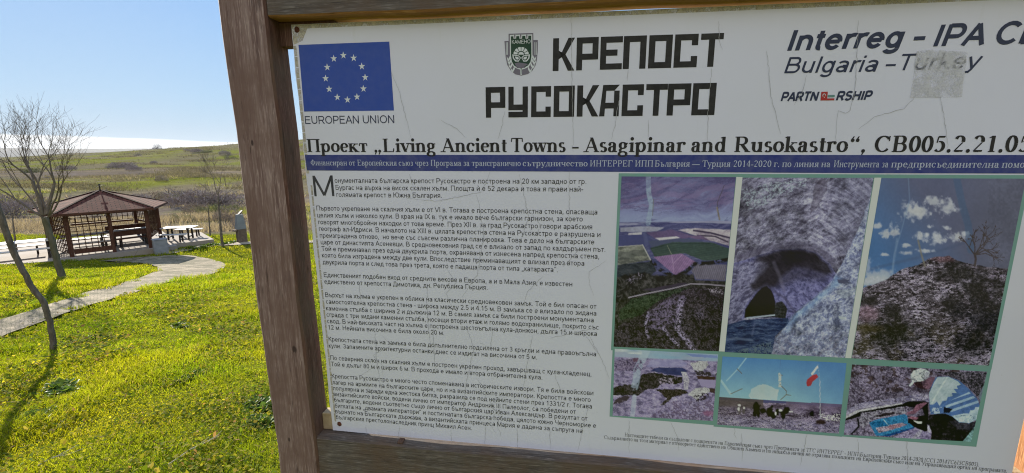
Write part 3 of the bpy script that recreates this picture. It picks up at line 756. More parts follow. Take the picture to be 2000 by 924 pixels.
# a long splinter lifting off the left post
mb = MB(); mb.add([(-.575, -.0362, .90), (-.5738, -.0385, .915), (-.5665, -.0385, .99), (-.5672, -.0362, 1.0), (-.5665, -.0362, .92), (-.5712, -.0372, .875)], [(0, 5, 4, 1), (1, 4, 2), (2, 4, 3)])
def rail(name, z0, z1, y0, y1, x0, x1, mats, lean=0.0):
    n = 30; v = []; f = []; mi = []
    for i in range(n + 1):
        x = x0 + (x1 - x0) * i / n; w = 0.0012 * math.sin(x * 8) + .0008 * math.sin(x * 21 + 2); c = 0.004
        xs_ = x
        v += [(xs_, y0, z0 + c + w), (xs_, y0, z1 - c + w), (xs_, y0 + c, z1 + w), (xs_, y1, z1 + w), (xs_, y1, z0 + w), (xs_, y0 + c, z0 + w)]
    for i in range(n):
        for k in range(6):
            a, b = i * 6 + k, i * 6 + (k + 1) % 6
            f.append((a, a + 6, b + 6, b)[::-1]); mi.append(1 if k in (4, 5) else 0)
    f.append(tuple(range(5, -1, -1))); mi.append(0); f.append(tuple(n * 6 + k for k in range(6))); mi.append(0)
    return mesh_obj(name, v, f, mats, sign, mat_idx=mi)
rail('top_rail', 1.8885, 2.06, -0.031, 0.030, -0.533, 1.113, [m_wood_rail, m_wood_freshx])
rail('bottom_rail', 0.715, 0.8695, -0.029, 0.030, -0.512, 1.121, [m_wood_rail, m_wood_rail])
# corner blocks the panel is screwed to
for x0, x1, z0, z1, mt in ((-0.536, -0.40, 1.836, 1.8875, m_wood_side), (-0.5115, -0.42, 0.8705, 0.918, m_wood_end), (0.98, 1.112, 1.835, 1.8875, m_wood_side), (0.98, 1.118, 0.8705, 0.918, m_wood_end)):
    mb = MB(); mb.box((x0, 0.0055, z0), (x1, 0.034, z1)); mb.build('corner_block', mt, sign, bevel=0.002)
mb = MB(); mb.box((-0.292, -0.0245, 0.870), (-0.278, -0.006, 0.8745)); mb.build('corner_block', m_wood_side, sign, bevel=0.001)

# the printed panel
m_panel, nt, bs = new_mat('laminated_white_panel')
vv = ncoord(nt)
n1 = nnoise(nt, vv, 2.0, 5, 0.6); n2 = nnoise(nt, vv, 60, 4, 0.6); n3 = nnoise(nt, ncoord(nt, (30, 30, 4)), 1.0, 5, 0.7)
c = nmix(nt, nramp(nt, n1, [(0.35, (0, 0, 0)), (0.7, (1, 1, 1))]), (0.685, 0.692, 0.80), (0.66, 0.665, 0.74))
c = nmix(nt, nramp(nt, n3, [(0.60, (0, 0, 0)), (0.78, (0.35, 0.35, 0.35))]), c, (0.56, 0.56, 0.54))
c = nmix(nt, nramp(nt, n2, [(0.70, (0, 0, 0)), (0.76, (0.5, 0.5, 0.5))]), c, (0.45, 0.43, 0.40))
nt.links.new(c, bs.inputs['Base Color']); bs.inputs['Roughness'].default_value = 0.35
bs.inputs['Specular IOR Level'].default_value = 0.2; bs.inputs['Coat Weight'].default_value = 0.8; bs.inputs['Coat Roughness'].default_value = 0.05
def coat_wave(nt, bs, strength=0.06):
    """the slight waviness of the laminate that breaks up reflections"""
    h = nnoise(nt, ncoord(nt, (1, 1, 1)), 9, 3, 0.5); h2 = nnoise(nt, ncoord(nt, (1, 1, 1)), 160, 3, 0.6)
    b1 = nt.nodes.new('ShaderNodeBump'); b1.inputs['Strength'].default_value = strength; b1.inputs['Distance'].default_value = 0.02
    nt.links.new(nmix(nt, 0.06, h, h2), b1.inputs['Height']); nt.links.new(b1.outputs[0], bs.inputs['Coat Normal'])
coat_wave(nt, bs)
def ink(name, c, rough=0.35, coat=0.5, wear=0.08):
    m, nt, b = new_mat(name)
    n = nnoise(nt, ncoord(nt), 45, 5, 0.65)
    col = nramp(nt, n, [(0.3, c), (0.72, tuple(x * (1 - wear) + 0.3 * wear for x in c))])
    nt.links.new(col, b.inputs['Base Color']); b.inputs['Roughness'].default_value = rough
    b.inputs['Specular IOR Level'].default_value = 0.10; b.inputs['Coat Weight'].default_value = coat; b.inputs['Coat Roughness'].default_value = 0.05
    coat_wave(nt, b); return m
PX0, PX1, PZ0, PZ1 = -0.5, 1.088, 0.8735, 1.8805
def px_edge(z, left=True):
    t = (z - PZ0) / (PZ1 - PZ0)
    return (-0.481 - 0.020 * t) if left else (1.088 - 0.012 * t)
nzs = 40
v = []; f = []
for y in (0.0, 0.004):
    for i in range(nzs + 1):
        z = PZ0 + (PZ1 - PZ0) * i / nzs
        w = 0.0010 * math.sin(z * 31) + 0.0006 * math.sin(z * 77)
        v += [(px_edge(z) + w, y, z), (px_edge(z, False), y, z)]
n = 2 * (nzs + 1)
for i in range(nzs):
    a = 2 * i
    f += [(a, a + 1, a + 3, a + 2), (n + a + 2, n + a + 3, n + a + 1, n + a), (a, a + 2, n + a + 2, n + a), (a + 1, n + a + 1, n + a + 3, a + 3)]
f += [(0, n, n + 1, 1), (2 * nzs, 2 * nzs + 1, n + 2 * nzs + 1, n + 2 * nzs)]
panel = mesh_obj('panel', v, f, m_panel, sign)

LY = [0]
def plane_mesh(name, vv, ff, mats, off, mi=None, parent=None):
    """flat printed matter on the panel: (x, z) outlines at a small distance in front of it"""
    return mesh_obj(name, [(p[0], -off, p[1]) for p in vv], ff, mats, parent or panel, mat_idx=mi)
class Print:
    def __init__(s): s.v = []; s.f = []; s.m = []; s.o = []
    def poly(s, pts, m=0, off=0.0):
        b = len(s.v); s.v += [tuple(p) for p in pts]; s.f.append(tuple(range(b, b + len(pts)))); s.m.append(m); s.o += [off] * len(pts)
    def px(s, pts, m=0, off=0.0): s.poly([bp(u, v) for u, v in pts], m, off)
    def line(s, text, p0, p1, cap, face='sans', m=0, thick=.2, thin=.06, bold=0., shear=0., off=0.):
        """one line of lettering from baseline pixel p0 to p1, cap height in pixels at p0"""
        if face == 'sans': vv, ff = sans_text(text, bold, shear)
        else: vv, ff = serif_text(text, thick, thin)
        a, b = bp(*p0), bp(*p1); d = b - a; L = np.linalg.norm(d); d = d / L; up = np.array([-d[1], d[0]])
        c0 = bp(p0[0], p0[1] - cap); hgt = np.linalg.norm(c0 - a)
        x0, x1 = vv[:, 0].min(), vv[:, 0].max()
        w = a[None] + (vv[:, :1] - x0) / (x1 - x0) * L * d[None] + vv[:, 1:] * hgt * up[None]
        base = len(s.v)
        s.v += [tuple(p) for p in w]; s.f += [tuple(i + base for i in q) for q in ff]; s.m += [m] * len(ff)
        o = np.full(len(w), off)
        if True:
            for k, q in enumerate(ff): o[list(q)] = off + (k % 9) * 1.2e-5
        s.o += list(o)
    def build(s, name, mats, off):
        ff = []
        for q in s.f:      # all printed faces look out of the panel
            p = [s.v[i] for i in q]; ar = sum(p[i][0] * p[(i + 1) % len(p)][1] - p[(i + 1) % len(p)][0] * p[i][1] for i in range(len(p)))
            ff.append(q if ar > 0 else q[::-1])
        return mesh_obj(name, [(p[0], -off - o, p[1]) for p, o in zip(s.v, s.o)], ff, mats, panel, mat_idx=s.m)

INK_BLACK = ink('black_ink', (0.013, 0.013, 0.016))
INK_TEXT = ink('text_ink', (0.028, 0.03, 0.038), wear=0.2)
INK_NAVY = ink('navy_ink', (0.022, 0.032, 0.075))
INK_FLAG = ink('flag_blue_ink', (0.030, 0.075, 0.36))
INK_BAND = ink('band_blue_ink', (0.022, 0.036, 0.20), wear=0.2)
INK_WHITE = ink('white_ink', (0.66, 0.70, 0.72))
INK_PALE = ink('pale_blue_ink', (0.46, 0.50, 0.62))
INK_GREEN = ink('dark_green_ink', (0.012, 0.05, 0.03))
INK_GREY = ink('mauve_grey_ink', (0.17, 0.155, 0.20))
INK_FRAME = ink('sea_green_ink', (0.17, 0.36, 0.31), wear=0.25)
INK_RED = ink('red_ink', (0.40, 0.03, 0.03))
INK_TEAL = ink('teal_ink', (0.12, 0.25, 0.23))

# EU flag
p = Print(); p.px([(583, 87.8), (760.4, 81.3), (769.5, 216), (594, 218)], 0)
c2 = lambda x, y: (560 + x / 2.887, 30 + y / 2.887)
for sx, sy in ((320, 226), (378, 241), (424, 288), (443, 350), (433, 414), (397, 460), (343, 476), (286, 462), (240, 416), (220, 356), (229, 293), (266, 244)):
    cx, cz = bp(*c2(sx, sy)); r = 0.0083
    pts = [(cx + (r if k % 2 == 0 else r * .385) * math.sin(k * math.pi / 5), cz + (r if k % 2 == 0 else r * .385) * math.cos(k * math.pi / 5)) for k in range(10)]
    p.poly(pts[::-1], 1, 0.0002)
p.build('flag_emblem', [INK_FLAG, INK_WHITE], 0.0003)
p = Print(); p.line('EUROPEAN UNION', (596.6, 242.2), (770.3, 240.6), 15.2, bold=.0); p.build('flag_caption', [INK_NAVY], 0.0004)

# block title: letters drawn on a 1 x 1 box
def block_letters():
    s = .27; t = .185
    def r(x0, x1, y0, y1): return [(x0, y0), (x1, y0), (x1, y1), (x0, y1)]
    return {
        'К': [r(0, s, 0, 1), [(s, .36), (.70, 1), (1, 1), (.58, .50), (1, 0), (.70, 0), (s, .62 - .0)]],
        'Р': [r(0, s, 0, 1), r(s, 1, 1 - t, 1), r(1 - s, 1, .32, 1 - t), r(s, 1 - s, .32, .32 + t)],
        'Е': [r(0, s, 0, 1), r(s, 1, 1 - t, 1), r(s, .78, .42, .42 + t), r(s, 1, 0, t)],
        'П': [r(0, s, 0, 1 - t), r(0, 1, 1 - t, 1), r(1 - s, 1, 0, 1 - t)],
        'О': [r(0, s, 0, 1), r(1 - s, 1, 0, 1), r(s, 1 - s, 1 - t, 1), r(s, 1 - s, 0, t)],
        'С': [r(0, s, 0, 1), r(s, 1, 1 - t, 1), r(s, 1, 0, t), r(1 - s, 1, 1 - .34, 1 - t), r(1 - s, 1, t, .34)],
        'Т': [r(0, 1, 1 - t, 1), r(.5 - s / 2, .5 + s / 2, 0, 1 - t)],
        'У': [r(0, s, .42, 1), r(1 - s, 1, .42, 1), r(0, 1, .42 - t, .42), r(1 - s, 1, t, .42 - t), r(0, 1, 0, t)],
        'А': [[(0, 0), (s, 0), (s + .06, 1 - t), (.16, 1)], [(.16, 1), (s + .06, 1 - t), (1 - s, 1 - t), (1, 1)], r(1 - s, 1, 0, 1 - t), r(s + .02, 1 - s, .25, .25 + t)]}
BL = block_letters()
c3 = lambda x, y: (1000 + x / 2.888, 30 + y / 2.888)
p = Print()
def title_word(word, ext, y_t, y_b):
    for ch, (a, b) in zip(word, ext):
        zt = lambda u, yy: np.interp(u, [yy[0][0], yy[1][0]], [yy[0][1], yy[1][1]])
        ub = (a, b)
        q = [bp(a, zt(a, y_b)), bp(b, zt(b, y_b)), bp(b, zt(b, y_t)), bp(a, zt(a, y_t))]
        x0 = (q[0][0] + q[3][0]) / 2; x1 = (q[1][0] + q[2][0]) / 2; z0 = (q[0][1] + q[1][1]) / 2; z1 = (q[2][1] + q[3][1]) / 2
        for poly in BL[ch]: p.poly([(x0 + (x1 - x0) * X, z0 + (z1 - z0) * Y) for X, Y in poly])
title_word('КРЕПОСТ', [(1080, 1122.5), (1126, 1168.5), (1172.5, 1215.5), (1217.5, 1262), (1267, 1312.5), (1317, 1362.5), (1367.5, 1411.5)], ((1080, 75), (1412, 64.5)), ((1080, 139), (1405, 130)))
title_word('РУСОКАСТРО', [(948.8, 987), (993, 1031), (1037.5, 1076), (1081.5, 1122), (1127, 1169.5), (1171, 1209.5), (1215, 1256.5), (1261, 1303), (1303.5, 1348.5), (1352, 1397.5)], ((949, 170.5), (1400, 161.8)), ((950, 230), (1395, 224.8)))
p.build('title_lettering', [INK_BLACK], 0.0004)

# town crest
c4 = lambda x, y: (960 + x / 8.4, 50 + y / 8.4)
p = Print()
def cp(pts, m, off): p.px([c4(*q) for q in pts], m, off)
cp([(280, 135), (685, 122), (688, 238), (760, 236), (758, 420), (745, 560), (720, 660), (670, 740), (600, 795), (490, 822), (390, 800), (320, 745), (260, 650), (232, 520), (212, 256), (280, 252)], 1, 0)
for xs_ in ((232, 276), (702, 742)):
    a, b = xs_; s = 1 if a < 400 else -1
    for k in range(2): cp([(a + 4 + k * 22, 275), (a + 14 + k * 22, 275), (a + 16 + k * 22, 480), (a + 6 + k * 22, 480)], 2, .0001)
for k, (x, y) in enumerate(((250, 505), (262, 560), (280, 625), (315, 690))): cp([(x, y), (x + 26, y + 42), (x + 58, y - 18), (x + 68, y + 22), (x + 34, y + 84), (x + 6, y + 50)], 2, .0001)
for k, (x, y) in enumerate(((735, 500), (730, 560), (708, 628), (664, 692))): cp([(x, y), (x - 26, y + 42), (x - 58, y - 18), (x - 68, y + 22), (x - 34, y + 84), (x - 6, y + 50)][::-1], 2, .0001)
sh_o = [(300, 155), (670, 144), (672, 520), (655, 610), (610, 680), (540, 712), (500, 722), (498, 810), (474, 810), (470, 722), (430, 712), (370, 682), (325, 610), (302, 500)]
cp(sh_o, 2, .0002)
cp([(318, 178), (652, 166), (655, 500), (640, 596), (600, 655), (540, 690), (492, 705), (490, 790), (482, 790), (480, 705), (420, 690), (370, 655), (335, 590), (320, 500)], 0, .0003)
for x in (358, 455, 555): cp([(x, 150), (x + 50, 148), (x + 47, 214), (x + 4, 216)], 2, .0004); cp([(x + 14, 150), (x + 36, 150), (x + 34, 202), (x + 16, 203)], 1, .00045)
for k in range(6):
    a0, a1 = R(180 - 30 * k - 3), R(180 - 30 * k - 27)
    cp([(486 + r_ * math.cos(a), 478 - r_ * math.sin(a)) for r_, a in ((62, a0), (124, a0), (128, (a0 + a1) / 2), (124, a1), (62, a1))], 2, .0004)
cp([(486 + 46 * math.cos(R(t)), 478 - 46 * math.sin(R(t))) for t in range(0, 181, 20)], 2, .0004)
for s in (-1, 1):
    cx = 486
    o = [(cx + s * 4, 530), (cx + s * 36, 492), (cx + s * 145, 474), (cx + s * 135, 540), (cx + s * 95, 590), (cx + s * 40, 592)]
    i_ = [(cx + s * 18, 532), (cx + s * 44, 504), (cx + s * 124, 492), (cx + s * 116, 536), (cx + s * 84, 572), (cx + s * 46, 576)]
    j_ = [(cx + s * 34, 534), (cx + s * 54, 516), (cx + s * 100, 508), (cx + s * 92, 538), (cx + s * 74, 556), (cx + s * 52, 558)]
    for q, m, of in ((o, 2, .0004), (i_, 0, .00045), (j_, 2, .0005)): cp(q if s < 0 else q[::-1], m, of)
cp([(380, 622), (440, 606), (520, 616), (605, 634), (540, 668), (555, 695), (420, 700), (400, 660)], 1, .0004)
p.line('КАМЕНО', c4(335, 303), c4(640, 292), 7.4, m=2, bold=.0, off=.0005)
p.build('town_crest', [INK_GREEN, INK_GREY, INK_WHITE], 0.0003)
# programme name, top right
p = Print()
for t, a, b, cap, bo, sh in (('Interreg', (1537, 99.4), (1764, 91.5), 39.5, .038, .22), ('–', (1782, 90), (1805, 89.2), 40, .038, .22), ('IPA', (1822, 91), (1921, 87.6), 41.5, .038, .22), ('CBC', (1943, 86.8), (2084, 82), 42.5, .038, .22),
                          ('Bulgaria', (1531, 143.3), (1713, 140), 31, .006, .22), ('–', (1728, 139), (1748, 138.4), 31, .006, .22), ('Turkey', (1757, 137.6), (1916, 133.6), 31.5, .006, .22)):
    p.line(t, a, b, cap, bold=bo, shear=sh)
p.build('programme_lettering', [INK_NAVY], 0.0004)
p = Print()
cq = lambda x, y: (1510 + x / 9.524, 165 + y / 9.524)
p.line('PARTN', cq(135, 312), cq(845, 302), 17.2, bold=.065, shear=.22)
p.line('RSHIP', cq(1162, 298), cq(1838, 286), 17.2, bold=.065, shear=.22)
p.px([cq(878, 300), cq(1000, 298), cq(1016, 134), cq(896, 136)], 1)
p.px([cq(1000, 298), cq(1135, 296), cq(1140, 258), cq(1004, 260)], 2)
p.px([cq(1012, 240), cq(1142, 238), cq(1146, 194), cq(1016, 196)], 3)
ce = [cq(948 + 32 * math.cos(R(a)), 205 - 36 * math.sin(R(a))) for a in range(-20, 221, 20)] + [cq(950 + 23 * math.cos(R(a)), 210 - 28 * math.sin(R(a))) for a in range(220, -21, -20)]
for i in range(12): p.px([ce[i], ce[i + 1], ce[24 - i], ce[25 - i]], 4, .0002)
p.px([cq(935, 232), cq(965, 232), cq(950, 250)], 4, .0002)
p.build('partnership_lettering', [INK_NAVY, INK_RED, INK_RED, INK_TEAL, INK_WHITE], 0.0004)

# project line in bold Roman capitals and small letters
p = Print()
for t, x0, x1 in (('Проект', 601, 718.3), ('„Living', 731.5, 851), ('Ancient', 860.7, 990), ('Towns', 998, 1104.6), ('-', 1117, 1130), ('Asagipinar', 1139.2, 1338.3), ('and', 1349.7, 1416.5), ('Rusokastro“,', 1433.9, 1689), ('CB005.2.21.05', 1706.1, 2009)):
    p.line(t, (x0, 297), (x1, 297), float(np.interp(x0, [601, 1706], [25.2, 31.5])), 'serif', thick=.212, thin=.066)
p.build('project_lettering', [INK_BLACK], 0.0005)
# blue band with white Roman lettering
p = Print(); p.px([(595.5, 302.5), (2062, 302.8), (2060, 339.2), (1700, 338.3), (1150, 335.4), (600, 333)], 0)
bl_ = lambda x: float(np.interp(x, [607, 1153, 2000], [323, 325, 327.8]))
for t, x0, x1 in (('Финансиран от Европейския съюз чрез Програма за трансгранично', 607.7, 1017), ('сътрудничество', 1021, 1147.5), ('ИНТЕРРЕГ ИПП', 1152.4, 1275), ('България — Турция', 1279, 1426), ('2014-2020 г.', 1432, 1521), ('по линия на', 1527, 1621), ('Инструмента за', 1627.7, 1734), ('предприсъединителна', 1739.5, 1949.7), ('помощ', 1955.4, 2016)):
    p.line(t, (x0, bl_(x0)), (x1, bl_(x1)), float(np.interp(x0, [607, 1153, 2000], [11, 12, 14])), 'serif', m=1, thick=.15, thin=.06, off=.0003)
p.build('header_band', [INK_BAND, INK_PALE], 0.0004)

# body text
BODY = [('онументалната българска крепост Русокастро е построена на 20 км западно от гр.', 654, 357, 1145, 359.4), ('Бургас на върха на висок скален хълм. Площта ѝ е 52 декара и това я прави най-', 656, 370.8, 1139, 374.4), ('голямата крепост в Южна България.', 657.6, 384.6, 863, 386.4),
 ('Първото укрепване на скалния хълм е от VI в. Тогава е построена крепостна стена, опасваща', 618.6, 411, 1166.5, 419), ('целия хълм и няколко кули. В края на IX в. тук е имало вече български гарнизон, за което', 620, 424.5, 1138, 432.6), ('говорят многобройни находки от това време. През XII в. за град Русокастро говори арабския', 622, 438, 1156.5, 448), ('географ ал-Идриси. В началото на XIII в. цялата крепостна стена на Русокастро е разрушена и', 623.4, 451, 1172.5, 463), ('преизградена отново,  но вече със съвсем различна планировка. Това е дело на българските', 625, 464, 1160.5, 477.4), ('царе от династията Асеневци. В средновековния град се е влизало от запад по калдъръмен път.', 627, 477, 1182, 492), ('Той е преминавал през една двукрила порта, охранявана от изнесена напред крепостна стена,', 628.5, 490, 1170, 505.5), ('която била изградена между две кули. Впоследствие преминаващият е влизал през втора', 629.4, 502.8, 1141, 519), ('двукрила порта и след това през трета, която е падаща порта от типа „катаракта“.', 630.6, 516, 1089, 531.6),
 ('Единственият подобен вход от средните векове в Европа, а и в Мала Азия, е известен', 633, 541, 1117.5, 559.5), ('единствено от крепостта Димотика, дн. Република Гърция.', 634, 554, 952, 566),
 ('Върхът на хълма е укрепен в облика на класически средновековен замък. Той е бил опасан от', 635.7, 580, 1164.6, 603), ('самостоятелна крепостна стена - широка между 2.5 и 4.15 м. В замъка се е влизало по зидана', 637, 593, 1164.6, 616.5), ('каменна стълба с ширина 2 и дължина 12 м. В самия замък са били построени монументална', 637.4, 606, 1159.4, 629.6), ('сграда с три зидани каменни стълба, носещи втори етаж и голямо водохранилище, покрито със', 638.4, 618.4, 1169, 643.8), ('свод. В най-високата част на хълма е построена шестоъгълна кула-донжон, дълга 15 и широка', 639.5, 631, 1165.6, 656.3), ('12 м. Нейната височина е била около 20 м.', 641.6, 643.4, 867.4, 654.4),
 ('Крепостната стена на замъка е била допълнително подсилена от 3 кръгли и една правоъгълна', 642.3, 666.4, 1164, 696), ('кули. Запазените архитектурни останки днес се издигат на височина от 5 м.', 643, 679, 1048.6, 702),
 ('По северния склон на скалния хълм е построен укрепен проход, завършващ с кула-кладенец.', 645.7, 702.7, 1155.2, 735.2), ('Той е дълъг 80 м и широк 6 м. В прохода е имало и втора отбранителна кула.', 646.8, 715, 1059, 741.4),
 ('Крепостта Русокастро е много често споменавана в историческите извори. Тя е била войскови', 648.5, 738.4, 1158.7, 772), ('лагер на армиите на българските царе, но и на византийските императори. Крепостта е много', 649.5, 750.5, 1153.5, 785), ('популярна и заради една жестока битка, разразила се под нейните стени през 1331/2 г. Тогава', 651, 762, 1156, 798), ('византийските войски, водени лично от император Андроник III Палеолог, са победени от', 652, 773.4, 1124.8, 808.4), ('българите, водени съответно също лично от българския цар Иван Александър. В резултат от', 653, 784.6, 1147.3, 821.8), ('битката на „двамата императори“ и постигнатата българска победа, цялото южно Черноморие е', 654.4, 796, 1164, 835.6), ('върнато на Българската държава, а византийската принцеса Мария е дадена за съпруга на', 655.4, 807.2, 1137.6, 845.8), ('българския престолонаследник принц Михаил Асен.', 656.5, 818.4, 921.4, 840)]
p = Print()
p.line('М', (614.4, 383.4), (653.4, 383), 40, bold=-.004)
for t, x0, y0, x1, y1 in BODY: p.line(t, (x0, y0), (x1, y1), float(np.interp(y0, [357, 818], [9.6, 8.4])), bold=.0)
p.build('body_text', [INK_TEXT], 0.0004)
# small print at the foot
p = Print()
p.line('Настоящите табели са създадени с подкрепата на Европейския съюз чрез Програмата за ТГС ИНТЕРРЕГ - ИПП България-Турция 2014-2020 (CCI 2014TC6I5CB005).', (1220.2, 852.2), (1911.5, 911), 7.4, 'serif', thick=.12, thin=.05)
p.line('Съдържанието на този материал е отговорност единствено на Община Камено и по никакъв начин не отразява позицията на Европейския съюз или на Управляващия орган на програмата.', (1180, 857), (1966, 923), 7.4, 'serif', thick=.12, thin=.05)
p.build('small_print', [INK_TEXT], 0.0004)

# ---------------------------------------------------------------- the six printed photographs
p = Print()
p.px([(1208.5, 338.5), (2013, 342), (1936, 722), (1193.4, 684)], 0, 0)
p.px([(1196.8, 676), (1408, 688), (1397, 830.6), (1190.5, 813.5)], 0, .00005)
p.px([(1405, 688), (1660, 702), (1644, 853), (1393.5, 833)], 0, .0001)
p.px([(1655, 702), (1936.4, 716), (1906.5, 872.5), (1640, 852)], 0, .00015)
p.px([(1438, 345.5), (1450, 346), (1415, 686.5), (1404, 686)], 1, .0004)
p.px([(1707.5, 347), (1721, 347), (1662, 699.5), (1650.5, 699)], 1, .0004)
p.build('picture_frame', [INK_FRAME, ink('picture_gap_ink', (0.70, 0.72, 0.69))], 0.0003)

m_photo = vcol_mat('printed_photo', 0.3, 0.8)
coat_wave(m_photo.node_tree, m_photo.node_tree.nodes['Principled BSDF'])
class Photo:
    """paints a printed picture, in coordinates of an enlarged crop, onto a fine grid"""
    def __init__(s, corners, nx, ny, crop, seed):
        s.c = [np.array(q, float) for q in corners]; s.nx, s.ny = nx, ny
        w, h = np.meshgrid(np.linspace(0, 1, nx), np.linspace(0, 1, ny))
        tl, tr, br_, bl2 = s.c
        P = (tl[None, None] * ((1 - w) * (1 - h))[..., None] + tr * (w * (1 - h))[..., None] + br_ * (w * h)[..., None] + bl2 * ((1 - w) * h)[..., None])
        x0, y0, k = crop
        s.x = (P[..., 0] - x0) * k; s.y = (P[..., 1] - y0) * k
        s.img = np.zeros((ny, nx, 3)); s.seed = seed
    def n(s, sc, k=0, ax=1.0, ay=1.0, o=5): return fbm(s.x * ax / sc, s.y * ay / sc, s.seed + k, o)
    def put(s, mask, col):
        m = np.clip(mask, 0, 1)[..., None]; s.img = s.img * (1 - m) + np.asarray(col, float) * m
    def grad(s, a, b, t):
        t = np.clip(t, 0, 1)[..., None]; return np.asarray(a, float) * (1 - t) + np.asarray(b, float) * t
    def poly(s, pts, wob=0., sc=30, soft=1.6):
        x = s.x + (s.n(sc, 91) - .5) * wob; y = s.y + (s.n(sc, 92) - .5) * wob; p = np.array(pts, float); m = 0
        for dx, dy in ((0, 0), (.7, .4), (-.7, -.4), (.4, -.7), (-.4, .7), (1, -.1), (-1, .1), (.1, 1), (-.1, -1)): m = m + inside(x + dx * soft, y + dy * soft, p)
        return m / 9.0
    def shade(s, mask, sc, amp, k=0, **kw):
        s.img = s.img * (1 + (np.clip(mask, 0, 1) * (s.frac(sc, k, **kw) - .5) * amp)[..., None])
    def twig(s, x, y, a, L, w, d, col, r):
        x2, y2 = x + L * math.cos(a), y - L * math.sin(a); s.put(s.line([(x, y), (x2, y2)], w), col)
        if d:
            for k in range(r.integers(2, 4)): s.twig(x2, y2, a + r.normal(0, .55), L * r.uniform(.55, .9), w * .72, d - 1, col, r)
    def line(s, pts, w, soft=.5):
        d = np.full(s.x.shape, 1e9)
        for (ax, ay), (bx, by) in zip(pts[:-1], pts[1:]):
            L = max(1e-6, (bx - ax) ** 2 + (by - ay) ** 2)
            t = np.clip(((s.x - ax) * (bx - ax) + (s.y - ay) * (by - ay)) / L, 0, 1)
            d = np.minimum(d, np.hypot(s.x - ax - t * (bx - ax), s.y - ay - t * (by - ay)))
        return 1 - sstep(w / 2 - soft * w / 2, w / 2 + soft * w / 2 + 1e-6, d)
    def ell(s, cx, cy, rx, ry, soft=.2, wob=0., sc=20):
        d = np.hypot((s.x - cx) / rx, (s.y - cy) / ry) + (s.n(sc, 93) - .5) * wob
        return 1 - sstep(1 - soft, 1 + soft, d)
    def frac(s, sc, k=0, ax=1., ay=1., rot=0.):
        """natural tone: warped fractal noise with fine grit"""
        wx, wy = (s.n(sc * 1.4, k + 31) - .5) * sc * .9, (s.n(sc * 1.4, k + 32) - .5) * sc * .9
        c, sn = math.cos(rot), math.sin(rot); X, Y = ((s.x + wx) * c + (s.y + wy) * sn) * ax / sc, ((s.y + wy) * c - (s.x + wx) * sn) * ay / sc
        r = 1 - np.abs(fbm(X, Y, s.seed + k, 6, .62) * 2 - 1)
        g = fbm(X * 2.3, Y * 2.3, s.seed + k + 7, 6, .72)
        h = _lat((s.x * 3).astype(int), (s.y * 3).astype(int), s.seed + k)
        return .5 + (r - .86) * 1.5 + (g - .5) * 1.5 + (h - .5) * .16
    def rock(s, a, b, c, sc=40, k=0, ax=1., ay=1., contrast=1.0, rot=0.):
        t = np.clip(.5 + (s.frac(sc, k, ax, ay, rot) - .5) * contrast * 1.1, 0, 1)
        lo = s.grad(a, b, t * 2); hi = s.grad(b, c, t * 2 - 1)
        return np.where((t < .5)[..., None], lo, hi)
    def build(s, label=None):
        tone = (.80 + .40 * fbm(s.x / 140, s.y / 140, s.seed + 77, 4)) * (.90 + .20 * fbm(s.x / 7, s.y / 7, s.seed + 78, 3)); tone = 1 + (tone - 1) * np.where(s.img[..., 2] > s.img[..., 0] + 26, .35, 1.0)
        s.img = s.img * tone[..., None]; L = s.img.mean(-1, keepdims=True); I_ = (L + .86 * (s.img - L)) * .94 + 3
        I_ = np.where(I_ > 150, 150 + (I_ - 150) * .55, I_)          # faded ink: soft highlights
        A = np.clip(I_, 0, 255) / 255
        lin = np.where(A <= .04045, A / 12.92, ((A + .055) / 1.055) ** 2.4)
        alb = np.clip((lin - .014) * 2.0, .004, .8)
        w, h = np.meshgrid(np.linspace(0, 1, s.nx), np.linspace(0, 1, s.ny))
        q = [bp(*c) for c in s.c]
        P = q[0] * ((1 - w) * (1 - h))[..., None] + q[1] * (w * (1 - h))[..., None] + q[2] * (w * h)[..., None] + q[3] * ((1 - w) * h)[..., None]
        v = np.stack([P[..., 0], np.full(w.shape, -0.0007), P[..., 1]], -1).reshape(-1, 3)
        I = (np.arange(s.ny - 1)[:, None] * s.nx + np.arange(s.nx - 1)[None]).ravel()
        f = np.stack([I, I + s.nx, I + s.nx + 1, I + 1], 1)
        o = fast_mesh('photo_print', v, f, m_photo, panel, alb.reshape(-1, 3))
        if label: o['label'] = label

# 1: fields seen from the air
f = Photo([(1214, 344.6), (1437, 346), (1403.8, 686), (1198.4, 677)], 190, 280, (1195, 340, 2.069), 100)
x, y = f.x, f.y; yt = y + x * .012
f.img = f.grad((72, 66, 108), (112, 116, 158), yt / 170 + (f.frac(150, 1, .5, 2.4, -.25) - .5) * .9)
f.put(sstep(.50, .80, f.frac(130, 2, .45, 3.0, -.22)) * .6 * (y < 140), (108, 92, 132)); f.put(sstep(120, 185, yt) * .55, (132, 144, 182)); f.put(sstep(.55, .8, f.frac(120, 4, .4, 3, -.2)) * .5 * (y < 180), (64, 60, 100))
f.put(sstep(183, 188, yt), f.rock((52, 54, 96), (68, 70, 112), (92, 90, 128), 70, 3, .3, 4)); f.put(sstep(184, 186, yt) * (1 - sstep(196, 200, yt)) * sstep(.45, .6, f.n(70, 6, .3, 5)), (126, 126, 156))
f.put(f.poly([(35, 208), (120, 199), (218, 204), (190, 218), (125, 223), (35, 224)], 8), (132, 132, 154)); f.put(f.poly([(70, 227), (126, 223), (123, 234), (66, 235)]), (168, 162, 176)); f.put(f.poly([(28, 238), (140, 234), (180, 262), (160, 276), (28, 274)], 6), (60, 64, 108))
f.put(f.poly([(140, 225), (250, 214), (335, 240), (300, 250), (180, 250)], 6), (84, 70, 108)); f.put(f.poly([(150, 258), (280, 248), (345, 252), (440, 280), (300, 275), (165, 285)], 6), (64, 70, 100))
